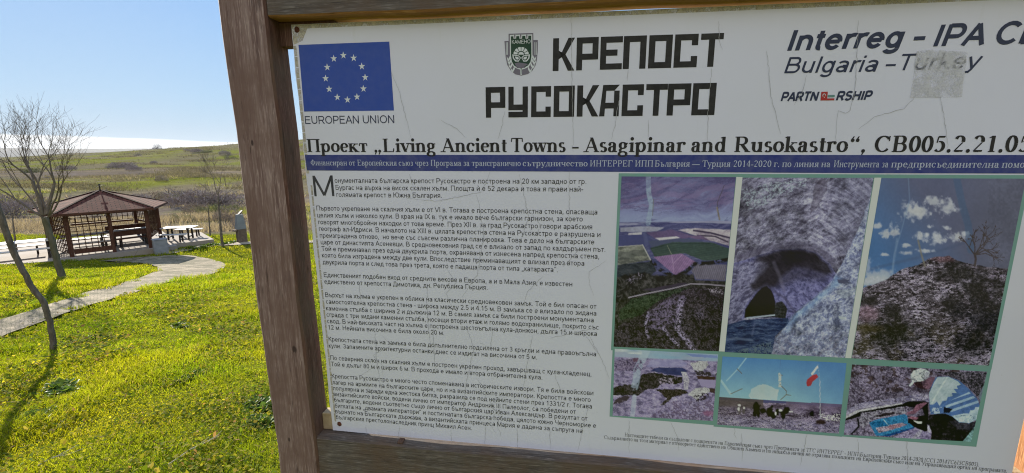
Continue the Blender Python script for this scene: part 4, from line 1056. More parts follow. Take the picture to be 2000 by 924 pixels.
f.put(f.poly([(268, 215), (340, 207), (485, 214), (478, 278), (400, 256), (330, 234)], 6), f.rock((120, 108, 128), (154, 142, 156), (174, 162, 172), 50, 7, .4, 2.5)); f.put(f.line([(335, 217), (400, 226), (478, 246)], 7), (58, 50, 72)); f.put(f.line([(350, 236), (420, 240), (470, 262)], 6), (64, 56, 76)); f.put(f.poly([(300, 240), (360, 236), (400, 255), (340, 250)], 5), (92, 74, 108))
f.put(f.poly([(178, 247), (266, 240), (280, 246), (196, 256)]), (184, 176, 186))
g_ = f.poly([(158, 286), (250, 263), (400, 262), (475, 288), (468, 332), (372, 336), (300, 308), (178, 323)], 5); f.put(g_, f.grad((42, 58, 60), (62, 78, 74), f.n(40, 8, .3, 4) + .12 * np.sin((y + x * .2) * .7))); f.put(f.line([(228, 276), (246, 312)], 3), (92, 100, 92)); f.put(f.line([(160, 290), (245, 268), (400, 268)], 3) * .5, (30, 42, 44))
f.put(f.poly([(25, 281), (128, 273), (160, 335), (24, 356)]), f.rock((78, 80, 78), (116, 118, 110), (140, 140, 134), 60, 9, .6, 2)); f.put(f.poly([(30, 300), (140, 292), (150, 315), (28, 336)], 16) * .5, (66, 70, 72)); f.put(f.line([(127, 274), (160, 334)], 5), (162, 160, 160)); f.put(f.line([(25, 282), (127, 274)], 3), (150, 148, 148))
f.put(f.poly([(24, 356), (164, 338), (184, 378), (150, 404), (18, 440)], 8), f.rock((32, 38, 46), (44, 50, 58), (58, 62, 70), 30, 10, .5, 2))
f.put(f.poly([(172, 322), (286, 308), (343, 342), (262, 398)]), f.grad((112, 84, 128), (136, 104, 150), .5 + .35 * np.sin((x * .75 + y * .5) * .9) + (f.n(30, 11) - .5))); f.put(f.line([(246, 318), (252, 350), (285, 316)], 4) * .6, (160, 130, 170)); f.put(f.line([(252, 350), (255, 384)], 3) * .5, (160, 130, 170))
f.put(f.poly([(324, 378), (346, 350), (466, 352), (459, 416), (345, 411)], 4), f.grad((82, 78, 98), (106, 100, 118), .5 + .4 * np.sin((x - y * .3) * .8)))
f.put(f.line([(166, 342), (200, 374), (258, 402), (300, 384), (338, 350), (400, 346), (470, 332)], 15) * sstep(.30, .50, f.n(10, 12)), (24, 28, 28))
low = sstep(-8, 8, y - (398 - (x - 60) * .02) + (f.n(28, 13) - .5) * 44) * (1 - f.poly([(320, 340), (480, 340), (470, 420), (340, 416)])) * (1 - f.poly([(200, 370), (300, 300), (340, 345), (262, 396)]))
f.put(low, f.rock((22, 23, 25), (42, 43, 42), (74, 70, 74), 26, 14)); f.put(low * f.poly([(120, 458), (300, 424), (318, 433), (200, 462)], 8), (52, 46, 62)); f.put(f.poly([(60, 420), (110, 385), (130, 400), (90, 440)], 20) * sstep(.45, .7, f.frac(14, 15)), (104, 96, 116))
f.put(f.line([(70, 488), (140, 472), (250, 450), (322, 431), (380, 432), (458, 439)], 5, .4), (128, 120, 138))
f.put(f.poly([(30, 540), (90, 490), (160, 474), (300, 448), (340, 452), (320, 476), (220, 502), (150, 548), (36, 584)], 14), f.rock((26, 34, 30), (46, 58, 48), (70, 80, 66), 12, 16))
mt = f.poly([(0, 720), (20, 610), (120, 560), (190, 505), (270, 468), (330, 446), (470, 448), (450, 740)], 20); f.put(mt, f.rock((22, 20, 24), (42, 38, 44), (72, 64, 76), 22, 17)); f.put(mt * sstep(360, 460, x) * .5, (30, 28, 30))
f.put(mt * f.poly([(146, 610), (152, 552), (205, 512), (280, 478), (306, 488), (282, 540), (256, 590), (190, 625)], 26) * sstep(.36, .66, f.frac(16, 18)) * .85, (112, 98, 136)); f.put(mt * f.line([(150, 552), (138, 610), (150, 655)], 12) * sstep(.38, .6, f.frac(8, 19)), (146, 134, 172)); f.put(mt * f.line([(284, 500), (276, 560), (268, 620), (306, 668), (334, 710)], 22) * sstep(.38, .62, f.frac(9, 20)), (146, 134, 174)); f.put(mt * f.line([(212, 618), (246, 664), (272, 692)], 13) * sstep(.38, .6, f.frac(8, 21)), (138, 126, 164)); f.put(f.poly([(380, 450), (456, 440), (450, 474), (404, 466)], 12) * sstep(.44, .66, f.frac(10, 22)), (142, 132, 150)); f.put(mt * f.poly([(336, 540), (380, 530), (372, 575), (340, 570)], 20) * sstep(.5, .7, f.frac(9, 23)), (100, 90, 118)); f.put(mt * sstep(.58, .85, f.frac(9, 24)) * .6, (104, 94, 120))
f.put(f.line([(150, 12), (152, 70), (164, 120), (150, 190)], 20, .25) * (.42 + .3 * sstep(.4, .6, f.n(10, 25))), (134, 156, 176)); f.put(f.line([(172, 96), (168, 160)], 3) * .7, (92, 90, 92)); f.put(f.line([(130, 190), (148, 300)], 16) * .2, (110, 118, 150)); f.put(f.line([(455, 45), (428, 110), (436, 172)], 2.6) * .8, (66, 60, 66)); f.put(f.line([(427, 128), (437, 174)], 6, .7) * .8, (112, 100, 84))
f.build()
# 2: the cave
f = Photo([(1450, 347), (1706, 347.4), (1650, 698.6), (1415.4, 687.5)], 210, 290, (1410, 340, 1.984), 200)
x, y = f.x, f.y; x0_, y0_ = f.x, f.y
ra, th = np.hypot(x - 290, (y - 470) * .9), np.arctan2(y - 470, x - 290)
f.x, f.y = th * 150, ra * 1.5     # beds that follow the arch
strata = f.rock((60, 57, 76), (116, 113, 142), (168, 166, 194), 42, 1, .9, 1.7, 1.15); f.x, f.y = x0_, y0_
f.img = strata * .45 + .55 * f.rock((62, 58, 78), (116, 113, 142), (166, 164, 192), 22, 2, .6, 1.5, 1.1, -.5)
f.shade(np.ones_like(x), 120, .55, 3); f.put(f.poly([(370, 20), (420, 20), (380, 120), (340, 150), (360, 80)], 20) * .5, (58, 52, 66)); f.put(f.poly([(80, 60), (200, 30), (330, 15), (330, 40), (250, 70), (180, 110), (100, 130)], 34) * sstep(.45, .68, f.frac(14, 4, .6, 1.5, -.5)) * .75, (150, 164, 178)); f.put(sstep(360, 520, x) * (y < 300) * .25, (118, 120, 156))
f.put(f.poly([(40, 300), (160, 268), (290, 246), (380, 262), (440, 310), (450, 350), (424, 334), (372, 292), (310, 276), (230, 278), (150, 302), (45, 335)], 8, soft=6) * .55, (66, 62, 84))
arch = f.poly([(40, 336), (150, 302), (230, 278), (310, 276), (375, 292), (425, 335), (446, 372), (432, 400), (370, 460), (290, 525), (265, 562), (205, 548), (90, 548), (60, 575), (10, 580)], 7)
f.put(arch, f.rock((60, 60, 98), (92, 91, 140), (124, 122, 172), 24, 6, .9, 1.1, .95, .5)); f.put(f.poly([(36, 345), (130, 320), (200, 320), (210, 380), (150, 420), (95, 500), (70, 570), (10, 590)], 14, soft=5), f.rock((62, 60, 88), (100, 98, 132), (136, 134, 168), 20, 7, .6, 1.4, 1.0, -.6))
f.put(f.poly([(120, 318), (230, 282), (310, 280), (372, 296), (418, 335), (438, 368), (400, 372), (345, 352), (290, 348), (262, 362), (236, 384), (214, 424), (172, 414), (126, 440), (112, 420), (168, 366), (190, 336)], 12, soft=8) * .96, f.rock((30, 28, 36), (44, 42, 52), (62, 58, 72), 26, 8, .7, 1.3, .8, .4)); f.put(f.poly([(230, 282), (310, 280), (372, 298), (400, 330), (330, 330), (250, 335)], 8, soft=8) * .7, (32, 30, 36)); f.put(f.poly([(150, 312), (300, 284), (440, 372), (392, 402), (300, 396), (232, 424), (200, 432), (120, 452)], 14, soft=14) * .55, (34, 32, 42)); f.put(f.line([(206, 330), (232, 390), (246, 440)], 13, .8) * .35, (110, 104, 132)); f.put(f.line([(205, 440), (250, 470), (288, 526)], 10, .8) * .5, (60, 56, 84))
f.put(f.poly([(88, 548), (94, 512), (128, 462), (158, 428), (176, 420), (196, 440), (212, 482), (214, 546)], 7), (14, 12, 22)); f.put(f.poly([(204, 546), (214, 488), (238, 480), (259, 512), (252, 550)], 6), f.rock((22, 24, 30), (38, 40, 46), (54, 54, 60), 14, 9)); f.put(f.line([(100, 549), (208, 537)], 6), (138, 148, 170))
wa = f.poly([(0, 582), (86, 556), (170, 552), (262, 548), (266, 570), (212, 622), (196, 700), (0, 700)], 6); f.put(wa, f.rock((26, 34, 66), (42, 54, 92), (72, 86, 122), 34, 10, .4, 2.2)); f.put(wa * f.line([(0, 640), (60, 632), (120, 640)], 10, .9) * .6, (92, 106, 140)); f.put(wa * f.poly([(40, 690), (130, 665), (200, 640), (200, 700)], 16) * sstep(.42, .64, f.frac(9, 11)) * .8, (84, 100, 112)); f.put(wa * f.line([(130, 570), (120, 620)], 8, .9) * .35, (104, 112, 150))
sl = f.poly([(600, 20), (536, 190), (476, 322), (447, 374), (418, 424), (300, 522), (263, 572), (212, 632), (190, 720), (500, 740), (610, 100)], 9); f.put(sl, f.rock((82, 88, 122), (124, 130, 166), (166, 172, 200), 20, 12, .8, 1.2, 1.1, -.7)); f.shade(sl, 60, .5, 13); f.put(f.poly([(447, 380), (470, 400), (380, 480), (300, 550), (240, 620), (262, 570), (300, 522), (418, 424)], 14, soft=8) * .6, (108, 140, 194)); f.put(sl * sstep(520, 700, y) * sstep(.4, .7, f.frac(12, 14)) * .5, (122, 112, 132)); f.put(f.poly([(440, 440), (520, 425), (560, 440), (470, 470)], 8) * .4, (132, 142, 150)); f.put(f.poly([(452, 540), (485, 545), (475, 556), (455, 552)], 5) * .8, (166, 176, 186)); f.put(f.line([(395, 470), (440, 455), (545, 425)], 3) * .6, (140, 146, 160)); f.put(f.poly([(450, 395), (495, 396), (480, 412), (455, 408)], 8), (62, 64, 88))
f.build()
# 3: bushy hill and a bare tree under a deep blue sky
f = Photo([(1721, 348), (2003, 349), (1931, 714), (1663, 699.6)], 230, 290, (1660, 340, 1.906), 300)
x, y = f.x, f.y
f.img = f.grad((62, 98, 148), (80, 84, 112), (x - 60) / 330 + (210 - y) / 420); f.put(sstep(350, 600, x) * .5, (86, 86, 102)); f.put(f.line([(60, 345), (250, 300), (430, 245)], 10, .9) * .35, (62, 74, 104))
for cx, cy, rx, ry in ((255, 130, 44, 26), (312, 95, 26, 15), (366, 118, 30, 22), (300, 185, 11, 7), (135, 211, 19, 11), (169, 204, 17, 22), (105, 183, 18, 10), (268, 221, 20, 13), (330, 224, 30, 17), (415, 222, 28, 13), (432, 208, 16, 8), (214, 253, 16, 6), (222, 280, 19, 6), (131, 287, 13, 5), (288, 272, 26, 6), (370, 190, 12, 6)): f.put(f.ell(cx, cy, rx, ry, .6, 2.6, 14) * .85, (166, 168, 184))
f.put(f.ell(255, 132, 26, 15, .7, 1.8, 10) * .7, (190, 190, 198)); f.put(f.ell(100, 372, 68, 30, .4, 1.5, 16) * .9, (142, 150, 174)); f.put(f.ell(68, 322, 13, 30, .5, 1.4, 10) * .8, (134, 146, 176)); f.put(f.ell(90, 385, 50, 20, .5, 1.5, 12) * .6, (164, 168, 182))
f.put(f.line([(402, 16), (424, 110), (446, 180), (456, 270)], 27, .25) * .5, (56, 82, 118)); f.put(f.line([(220, 16), (226, 90), (196, 200), (168, 290), (162, 360)], 5, .8) * .4, (104, 128, 164)); f.put(f.line([(180, 230), (163, 350)], 9, .8) * .35, (116, 140, 172))
hill = f.poly([(0, 440), (40, 416), (64, 404), (130, 384), (176, 354), (214, 336), (266, 326), (300, 300), (345, 294), (372, 288), (404, 306), (440, 318), (480, 326), (540, 334), (640, 338), (640, 760), (-20, 760)], 9)
f.put(hill, f.rock((26, 24, 28), (58, 53, 60), (92, 84, 98), 24, 1, .7, 1.4)); f.put(hill * sstep(480, 620, y) * sstep(.40, .62, f.n(60, 2)) * .7, f.rock((44, 40, 34), (70, 62, 54), (96, 88, 78), 14, 3))
pal = sstep(.42, .58, f.n(70, 4, .8, 1.3) + .06 * (x < 300)) * sstep(.42, .58, f.frac(17, 5, .55, 1.7, -.15)); f.put(hill * pal * .9, f.rock((116, 104, 132), (150, 138, 168), (178, 168, 190), 9, 6, .6, 1.5)); f.put(hill * sstep(.60, .74, f.frac(20, 7, .5, 1.9, -.15)) * .75, (146, 136, 158))
for cx, cy, rx, ry in ((170, 585, 70, 42), (412, 352, 60, 42), (485, 410, 60, 46), (520, 520, 62, 90), (395, 480, 40, 40), (160, 500, 34, 30), (60, 460, 40, 24), (470, 620, 50, 40)): f.put(hill * f.ell(cx, cy, rx, ry, .6, 1.9, 16) * .85, f.rock((14, 15, 18), (32, 32, 34), (62, 58, 62), 11, 8))
f.put(hill * f.ell(70, 512, 38, 30, .5, 1.0) * .6, (104, 76, 92)); f.put(hill * f.ell(352, 302, 46, 12, .6, 1.0) * .6, (104, 72, 82)); f.put(hill * f.ell(60, 566, 60, 16, .6, 1.0) * .7, (66, 58, 44)); f.put(hill * f.ell(235, 326, 24, 9, .6, 1.6, 6), (36, 36, 42)); f.shade(hill, 9, .5, 9, ax=.6, ay=1.5)
r_ = np.random.default_rng(3); TR = (64, 56, 58)
f.put(f.line([(470, 326), (474, 304), (470, 284)], 8), TR)
for a0, l0, w0 in ((1.0, 34, 4.6), (.45, 40, 4.2), (1.55, 30, 4), (2.2, 34, 4.6), (.15, 40, 3.4), (.75, 44, 3.6)): f.twig(470, 288, a0, l0, w0, 3, TR, r_)
f.put(f.line([(260, 236), (272, 285), (286, 330)], 7, .7) * .75, (110, 104, 94))
f.build()
# 4: excavated walls
c4k = (1190, 670, 5.773)
f = Photo([(1200.6, 681), (1402.6, 692), (1392, 822), (1196.5, 811.5)], 160, 105, c4k, 400)
x, y = f.x, f.y; sk = y - x * .045
f.img = f.rock((84, 76, 110), (124, 112, 152), (158, 148, 184), 60, 1, .7, 1.3)
f.put(1 - sstep(142, 156, sk), f.grad((112, 142, 176), (140, 146, 174), f.n(160, 2, .5, 3) * 2 - .5)); f.put(((sk < 110) & (x < 380)) * sstep(.4, .6, f.n(160, 3, .4, 4)), (178, 190, 200)); f.put(f.poly([(860, 120), (1220, 140), (1220, 170), (950, 150)], 12), (100, 116, 176))
f.put(f.poly([(60, 190), (200, 180), (320, 165), (380, 190), (380, 300), (60, 310)], 40), f.rock((58, 50, 78), (100, 86, 120), (140, 128, 160), 26, 4)); f.put(f.poly([(260, 180), (330, 168), (360, 200), (280, 210)], 30) * .8, (86, 56, 78))
f.put(f.poly([(480, 190), (800, 175), (880, 230), (860, 270), (600, 270), (420, 260)], 30) * .7, (132, 128, 176)); f.put(f.poly([(470, 310), (520, 278), (600, 270), (830, 275), (885, 300), (880, 360), (660, 350), (600, 330)], 10), f.grad((36, 40, 82), (58, 62, 112), f.n(30, 5)))
f.put(f.poly([(380, 345), (520, 330), (680, 355), (830, 380), (830, 440), (740, 460), (600, 450), (560, 500), (420, 520), (330, 590), (40, 580), (45, 500), (180, 455), (300, 470)], 30), f.rock((20, 18, 26), (44, 40, 46), (80, 70, 84), 34, 6)); f.put(f.poly([(560, 400), (760, 380), (720, 460), (580, 460)], 40) * sstep(.45, .6, f.n(18, 7)), (136, 122, 146))
f.put(f.poly([(822, 320), (880, 320), (905, 410), (900, 520), (850, 510), (850, 440)], 16), f.rock((120, 112, 140), (168, 160, 180), (190, 184, 196), 18, 8)); f.put(f.poly([(930, 230), (1010, 200), (1120, 200), (1110, 270), (1040, 320), (950, 290)], 36), f.rock((120, 116, 126), (164, 160, 170), (186, 184, 190), 16, 31)); f.put(f.poly([(945, 300), (1220, 330), (1210, 365), (960, 360)], 40) * sstep(.4, .55, f.n(24, 9)), (52, 46, 56)); f.put(f.poly([(990, 362), (1195, 375), (1190, 410), (1000, 398)], 8), (62, 44, 46)); f.put(f.poly([(1000, 400), (1195, 410), (1190, 500), (1040, 480)], 14), (136, 124, 164))
f.put(f.poly([(520, 520), (640, 510), (860, 520), (900, 560), (720, 610), (640, 690), (580, 700), (660, 620), (590, 560)], 24), f.rock((26, 22, 26), (46, 40, 42), (72, 62, 70), 24, 10)); f.put(f.poly([(890, 580), (960, 510), (1040, 495), (1135, 500), (1140, 540), (1050, 590), (1000, 640), (950, 600)], 24), f.rock((124, 120, 130), (170, 166, 174), (188, 186, 192), 16, 32)); f.put(f.poly([(1130, 500), (1195, 505), (1190, 565), (1140, 545)], 12), (60, 46, 50)); f.put(f.poly([(950, 590), (1060, 560), (1130, 570), (1100, 630), (980, 655)], 30) * sstep(.45, .55, f.n(16, 11)), (48, 40, 52)); f.put(f.poly([(45, 690), (60, 640), (160, 590), (250, 600), (200, 650)], 30), (58, 48, 62))
f.put((y > 640) * f.poly([(480, 820), (640, 700), (760, 640), (1200, 650), (1200, 930), (480, 900)], 50) * sstep(.46, .58, f.n(16, 12)), (92, 78, 110)); f.put((y > 640) * sstep(.62, .86, f.frac(16, 13)) * .6, (160, 150, 176)); f.put(f.ell(1120, 790, 60, 30, .5, 1.) * .5, (140, 70, 110))
f.put(f.line([(430, 80), (370, 200), (320, 300), (310, 420), (290, 490)], 84, .1) * sstep(.30, .5, f.n(30, 15) + (y < 190) * .3) * .65, (146, 164, 190)); f.put(f.line([(290, 600), (265, 830)], 52, .15) * .65, (150, 160, 192))
f.build()
# 5: people digging under a blue sky, a flag on a pole
c5k = (1390, 680, 5.437)
f = Photo([(1411, 696), (1653, 709), (1638, 846.6), (1400.4, 829)], 200, 118, c5k, 500)
x, y = f.x, f.y; hz = 510 + (x - 70) * .062
f.img = f.grad((66, 112, 170), (120, 160, 186), (y - 90 - x * .05) / 430); f.put(sstep(700, 1400, x) * (y < hz) * .45, (66, 108, 166))
gd = (y > hz).astype(float)
f.put(gd, f.rock((54, 44, 60), (96, 84, 110), (140, 126, 152), 60, 1, .5, 1.6)); f.put(gd * (y < hz + 30), (66, 66, 108)); f.put(gd * sstep(0, 60, hz + 130 - y) * (x < 560) * .8, (74, 64, 66)); f.put(gd * sstep(0, 80, hz + 110 - y) * (x > 800) * .7, (98, 82, 108)); f.put(gd * sstep(170, 230, y - hz), f.rock((84, 76, 104), (124, 114, 146), (164, 152, 178), 40, 3, .5, 1.8))
f.put(gd * sstep(100, 140, y - hz) * sstep(.66, .86, f.frac(14, 4, .6, 1.6)) * .7, (158, 150, 164)); f.put(gd * sstep(90, 130, y - hz) * sstep(.64, .80, f.frac(18, 5, .6, 1.8)) * .8, (40, 34, 38))
f.put(f.poly([(1140, 690), (1380, 700), (1370, 770), (1200, 760)], 20) * sstep(.5, .58, f.n(9, 8)), (184, 178, 178)); f.put(f.ell(1165, 780, 52, 26, .3, .8), (46, 36, 38))
PEO = (22, 20, 26)
for cx, cy, rx, ry in ((485, 630, 38, 62), (480, 575, 15, 16), (465, 690, 20, 40), (505, 690, 16, 40), (625, 670, 36, 50), (650, 615, 14, 15), (560, 660, 30, 30), (665, 710, 28, 40), (705, 670, 24, 34), (805, 655, 34, 34), (770, 710, 24, 40), (760, 680, 22, 28), (1070, 690, 24, 30)): f.put(f.ell(cx, cy, rx, ry, .25, .9, 16), PEO)
for cx, cy, rx, ry in ((300, 650, 22, 44), (345, 655, 16, 44)): f.put(f.ell(cx, cy, rx, ry, .3, .9, 14), (78, 70, 76))
for cx, cy, rx, ry in ((300, 600, 16, 14), (292, 640, 12, 20), (350, 630, 12, 14), (740, 655, 18, 14), (690, 690, 10, 20), (850, 668, 20, 9)): f.put(f.ell(cx, cy, rx, ry, .3, .8, 14), (190, 184, 188))
f.put(f.line([(1155, 330), (1158, 740)], 6) * .9, (178, 182, 194)); f.put(f.poly([(1060, 270), (1130, 180), (1138, 200), (1080, 285)], 6), (190, 206, 216)); f.put(f.poly([(1015, 390), (1020, 330), (1080, 282), (1120, 272), (1140, 300), (1080, 350), (1060, 395), (1030, 402)], 8), (148, 44, 56)); f.put(f.line([(1135, 170), (1155, 340)], 4), (120, 140, 170))
f.put(f.poly([(400, 500), (430, 430), (500, 390), (560, 375), (640, 400), (720, 440), (700, 545), (420, 530)], 22) * .75, f.grad((150, 182, 190), (180, 194, 186), f.n(60, 9))); f.put(f.line([(380, 95), (280, 220), (160, 340)], 12) * .8, (140, 178, 206)); f.put(f.line([(100, 340), (205, 480)], 24) * .7, (150, 186, 200))
for pts in ([(275, 215), (325, 265)], [(205, 480), (260, 455), (330, 425)], [(735, 380), (805, 450), (800, 490), (745, 540)], [(800, 488), (850, 494)], [(720, 270), (760, 285)]): f.put(f.line(pts, 9) * .85, (92, 84, 70))
f.put(f.line([(735, 270), (735, 405)], 30, .2) * sstep(.35, .5, f.n(16, 10)), (170, 178, 170)); f.put(f.line([(745, 100), (725, 260)], 5) * .5, (70, 96, 140))
f.build()
# 6: a digger in a white cap bending over a blue tray of finds
c6k = (1640, 700, 5.133)
f = Photo([(1664, 711.4), (1927.6, 725.6), (1896.6, 862.4), (1647.6, 849)], 232, 122, c6k, 600)
x, y = f.x, f.y
f.img = f.rock((60, 52, 66), (108, 98, 124), (142, 132, 158), 40, 1, .9, 1.2, .95)
f.put(sstep(.55, .62, f.n(50, 2, .8, 1.3)) * (y < 330) * .8, (60, 48, 50)); f.put(f.poly([(60, 520), (200, 440), (640, 380), (900, 330), (900, 430), (640, 450), (200, 500), (60, 590)], 16), f.rock((100, 94, 126), (140, 132, 162), (168, 160, 184), 40, 3, .4, 2)); f.put(f.poly([(940, 130), (1470, 140), (1440, 260), (1390, 380), (1250, 240), (1090, 170)], 20), f.rock((30, 30, 34), (60, 56, 66), (126, 116, 140), 26, 4)); f.put(f.poly([(1390, 380), (1450, 240), (1470, 160), (1490, 180), (1430, 480)], 6), (100, 112, 130))
f.put(f.poly([(40, 600), (180, 530), (210, 520), (640, 450), (700, 420), (880, 425), (900, 450), (640, 480), (220, 545), (200, 580), (60, 620)], 10), (26, 20, 26)); f.put(f.poly([(40, 580), (180, 510), (640, 440), (640, 452), (200, 530), (50, 602)], 6), (180, 174, 186))
f.put(f.poly([(220, 540), (640, 480), (700, 540), (560, 560), (330, 610), (240, 700), (190, 640)], 20), f.rock((58, 52, 64), (118, 112, 132), (152, 148, 164), 26, 6, .8, 1.3, 1.1)); f.put(f.poly([(350, 580), (420, 555), (560, 530), (560, 550), (420, 585)], 20), (44, 38, 44)); f.put(f.poly([(40, 660), (150, 620), (190, 680), (130, 755), (30, 740)], 10), (124, 116, 148)); f.put(f.line([(185, 600), (195, 680), (120, 755)], 16), (24, 20, 30)); f.put(f.poly([(540, 790), (760, 690), (900, 660), (940, 690), (910, 830), (600, 810)], 12), f.rock((96, 86, 122), (126, 116, 154), (154, 144, 178), 30, 7))
f.put(f.poly([(300, 640), (360, 612), (660, 552), (690, 570), (695, 645), (765, 660), (760, 680), (440, 775), (370, 772)], 4), (44, 110, 162)); f.put(f.poly([(365, 690), (470, 665), (640, 640), (690, 660), (560, 705), (400, 745)], 14), f.rock((88, 74, 96), (146, 128, 150), (176, 160, 176), 16, 8)); f.put(f.poly([(312, 645), (450, 618), (500, 672), (380, 690)], 6), (32, 92, 142)); f.put(f.line([(450, 610), (500, 670)], 9), (132, 176, 206)); f.put(f.poly([(440, 775), (765, 680), (755, 698), (500, 782)], 4), (24, 62, 118)); f.put(f.ell(570, 688, 22, 8, .3), (190, 180, 184)); f.put(f.poly([(480, 690), (520, 662), (640, 655), (620, 680), (540, 705)], 10) * .7, (130, 84, 96))
f.put(f.poly([(640, 470), (700, 425), (900, 430), (900, 720), (860, 730), (770, 690), (690, 640), (700, 600), (860, 560), (840, 500)], 14), (30, 24, 30)); f.put(f.poly([(680, 540), (740, 515), (780, 460), (860, 435), (890, 440), (830, 490), (770, 545), (700, 560)], 10), (118, 78, 98)); f.put(f.poly([(690, 590), (740, 575), (800, 590), (770, 615)], 8), (134, 86, 106)); f.put(f.poly([(745, 618), (835, 630), (830, 652), (790, 648)], 4), (206, 214, 206)); f.put(f.poly([(890, 660), (940, 690), (920, 740), (890, 730)], 6), (150, 142, 176))
f.put(f.poly([(700, 300), (760, 262), (850, 300), (900, 312), (905, 360), (800, 330)], 20) * .4, (60, 52, 66)); f.put(f.poly([(905, 560), (1060, 540), (1180, 600), (1390, 640), (1220, 850), (920, 815), (930, 740), (900, 640)], 8), f.rock((18, 18, 20), (30, 28, 30), (54, 50, 58), 60, 9)); f.put(f.poly([(1100, 620), (1390, 640), (1340, 720), (1180, 700)], 20) * .7, (58, 56, 68)); f.put(f.poly([(1390, 630), (1420, 600), (1360, 870), (1220, 850)], 4), (104, 142, 146))
f.put(f.poly([(905, 350), (930, 270), (960, 190), (1000, 180), (1100, 180), (1200, 215), (1300, 300), (1380, 400), (1410, 480), (1390, 600), (1300, 645), (1200, 635), (1130, 575), (1060, 545), (920, 555), (910, 470)], 4), (66, 94, 146))
f.put(f.poly([(905, 350), (955, 240), (990, 185), (1100, 182), (1190, 225), (1220, 260), (1180, 270), (1190, 300), (1150, 300), (1180, 340), (1130, 340), (1140, 370), (1090, 380), (1080, 415), (1040, 420), (1010, 470), (985, 425), (950, 455), (915, 460)], 3), (146, 166, 180)); f.put(f.line([(1085, 190), (1000, 320), (935, 440)], 16), (178, 200, 210))
f.put(f.poly([(1060, 440), (1300, 330), (1390, 420), (1400, 470), (1300, 500), (1180, 540), (1080, 520)], 4) * sstep(.0, .5, np.sin((x * .35 + y) * .105)), (132, 158, 196)); f.put(f.poly([(1130, 570), (1250, 545), (1300, 545), (1310, 515), (1350, 510), (1360, 480), (1405, 480), (1390, 600), (1300, 642), (1200, 632)], 3), (152, 180, 204)); f.put(f.poly([(915, 490), (1030, 480), (1030, 540), (920, 552)], 8) * sstep(.45, .55, f.n(20, 12)), (150, 172, 202)); f.put(f.poly([(1050, 480), (1140, 500), (1100, 540), (1050, 540)], 10), (22, 26, 40))
f.put(f.poly([(840, 220), (930, 180), (970, 190), (930, 270), (900, 305), (850, 300), (760, 260), (740, 245)], 6), (104, 74, 92)); f.put(f.poly([(750, 240), (830, 225), (850, 290), (890, 300), (860, 310), (790, 285)], 6), (52, 38, 44)); f.put(f.poly([(720, 165), (750, 120), (820, 100), (880, 112), (915, 140), (900, 190), (850, 222), (740, 235), (725, 200)], 4), (192, 204, 212)); f.put(f.poly([(735, 232), (760, 238), (720, 275), (700, 268)], 4), (176, 196, 214)); f.put(f.poly([(870, 130), (915, 140), (900, 190), (850, 215)], 10) * .5, (120, 108, 136)); f.put(f.line([(820, 730), (740, 815)], 34, .2) * .45, (180, 180, 190))
f.shade((x > 890) & (y > 170) & (y < 650), 60, .22, 40, ax=.7, ay=1.3, rot=-.5); f.shade((x > 880) & (y > 560), 40, .6, 41); f.shade(x < 900, 26, .45, 42)
f.put((x < 880) * (y < 430) * sstep(.90, .97, 1 - np.abs(f.n(60, 43, .8, 1.2) * 2 - 1)) * .55, (40, 34, 44))
f.build()

# cracks in the laminate
CR = [[c2(590, 320), c2(640, 440), c2(680, 600), c2(702, 690)], [c2(870, 590), c2(960, 640), c2(1015, 692)], [c2(1230, 540), c2(1212, 630), c2(1190, 700)], [(1116, 34), (1117, 120), (1119.5, 297)], [(1403, 42), (1405, 80), (1411, 97)], [(1227, 136), (1225, 158)], [(1211, 186), (1205, 215), (1202, 240), (1194, 272)], [(1266, 234), (1267, 268)], [(1389.5, 134), (1384, 200), (1381, 280)], [(1497, 100), (1506, 188), (1517, 232), (1524, 262)], [(1676, 40), (1675, 90), (1669, 182), (1660, 215), (1652, 221), (1637, 216), (1634, 240), (1632, 282)], [(1575, 147), (1567, 180), (1550, 206)], [(1792, 184), (1764, 212), (1707, 229), (1677, 252)], [(1834, 182), (1845, 235), (1850, 290)],
      [(957, 336), (948, 360), (939, 375), (855, 393), (795, 387)], [(1014, 339), (1022, 370), (1032, 425), (1014, 480)], [(903, 580), (933, 534), (945, 456), (936, 400), (930, 380)], [(1112, 336), (1112, 420), (1116, 440)], [(800, 340), (806, 362)], [(700, 548), (706, 590)], [(835, 560), (834, 610), (842, 680)], [(1100, 520), (1120, 500), (1136, 480)], [(1024, 590), (1030, 570), (1060, 540)], [(732, 640), (735, 700), (745, 760)], [(846, 640), (850, 720)], [(911, 640), (926, 680), (912, 740), (905, 790)], [(964, 640), (958, 680), (938, 670)], [(1040, 655), (1032, 700), (1022, 756)], [(1143, 655), (1172, 694)], [(1082, 726), (1098, 770)], [(715, 830), (716, 850)], [(780, 832), (779, 862)], [(881, 838), (882, 868)], [(950, 828), (946, 868)], [(1010, 836), (1012, 885)], [(1073, 834), (1076, 876)], [(1150, 790), (1140, 830), (1128, 880)], [(1310, 824), (1322, 850), (1326, 880)], [(1435, 832), (1434, 848), (1438, 856)], [(1448, 846), (1450, 870), (1449, 900)], [(1228, 820), (1229, 885)], [(1576, 846), (1570, 880), (1562, 910)], [(1675, 856), (1679, 900)], [(1770, 860), (1774, 920)], [(1150, 655), (1175, 700), (1190, 740)], [(1075, 660), (1125, 650), (1160, 640)]]
p = Print()
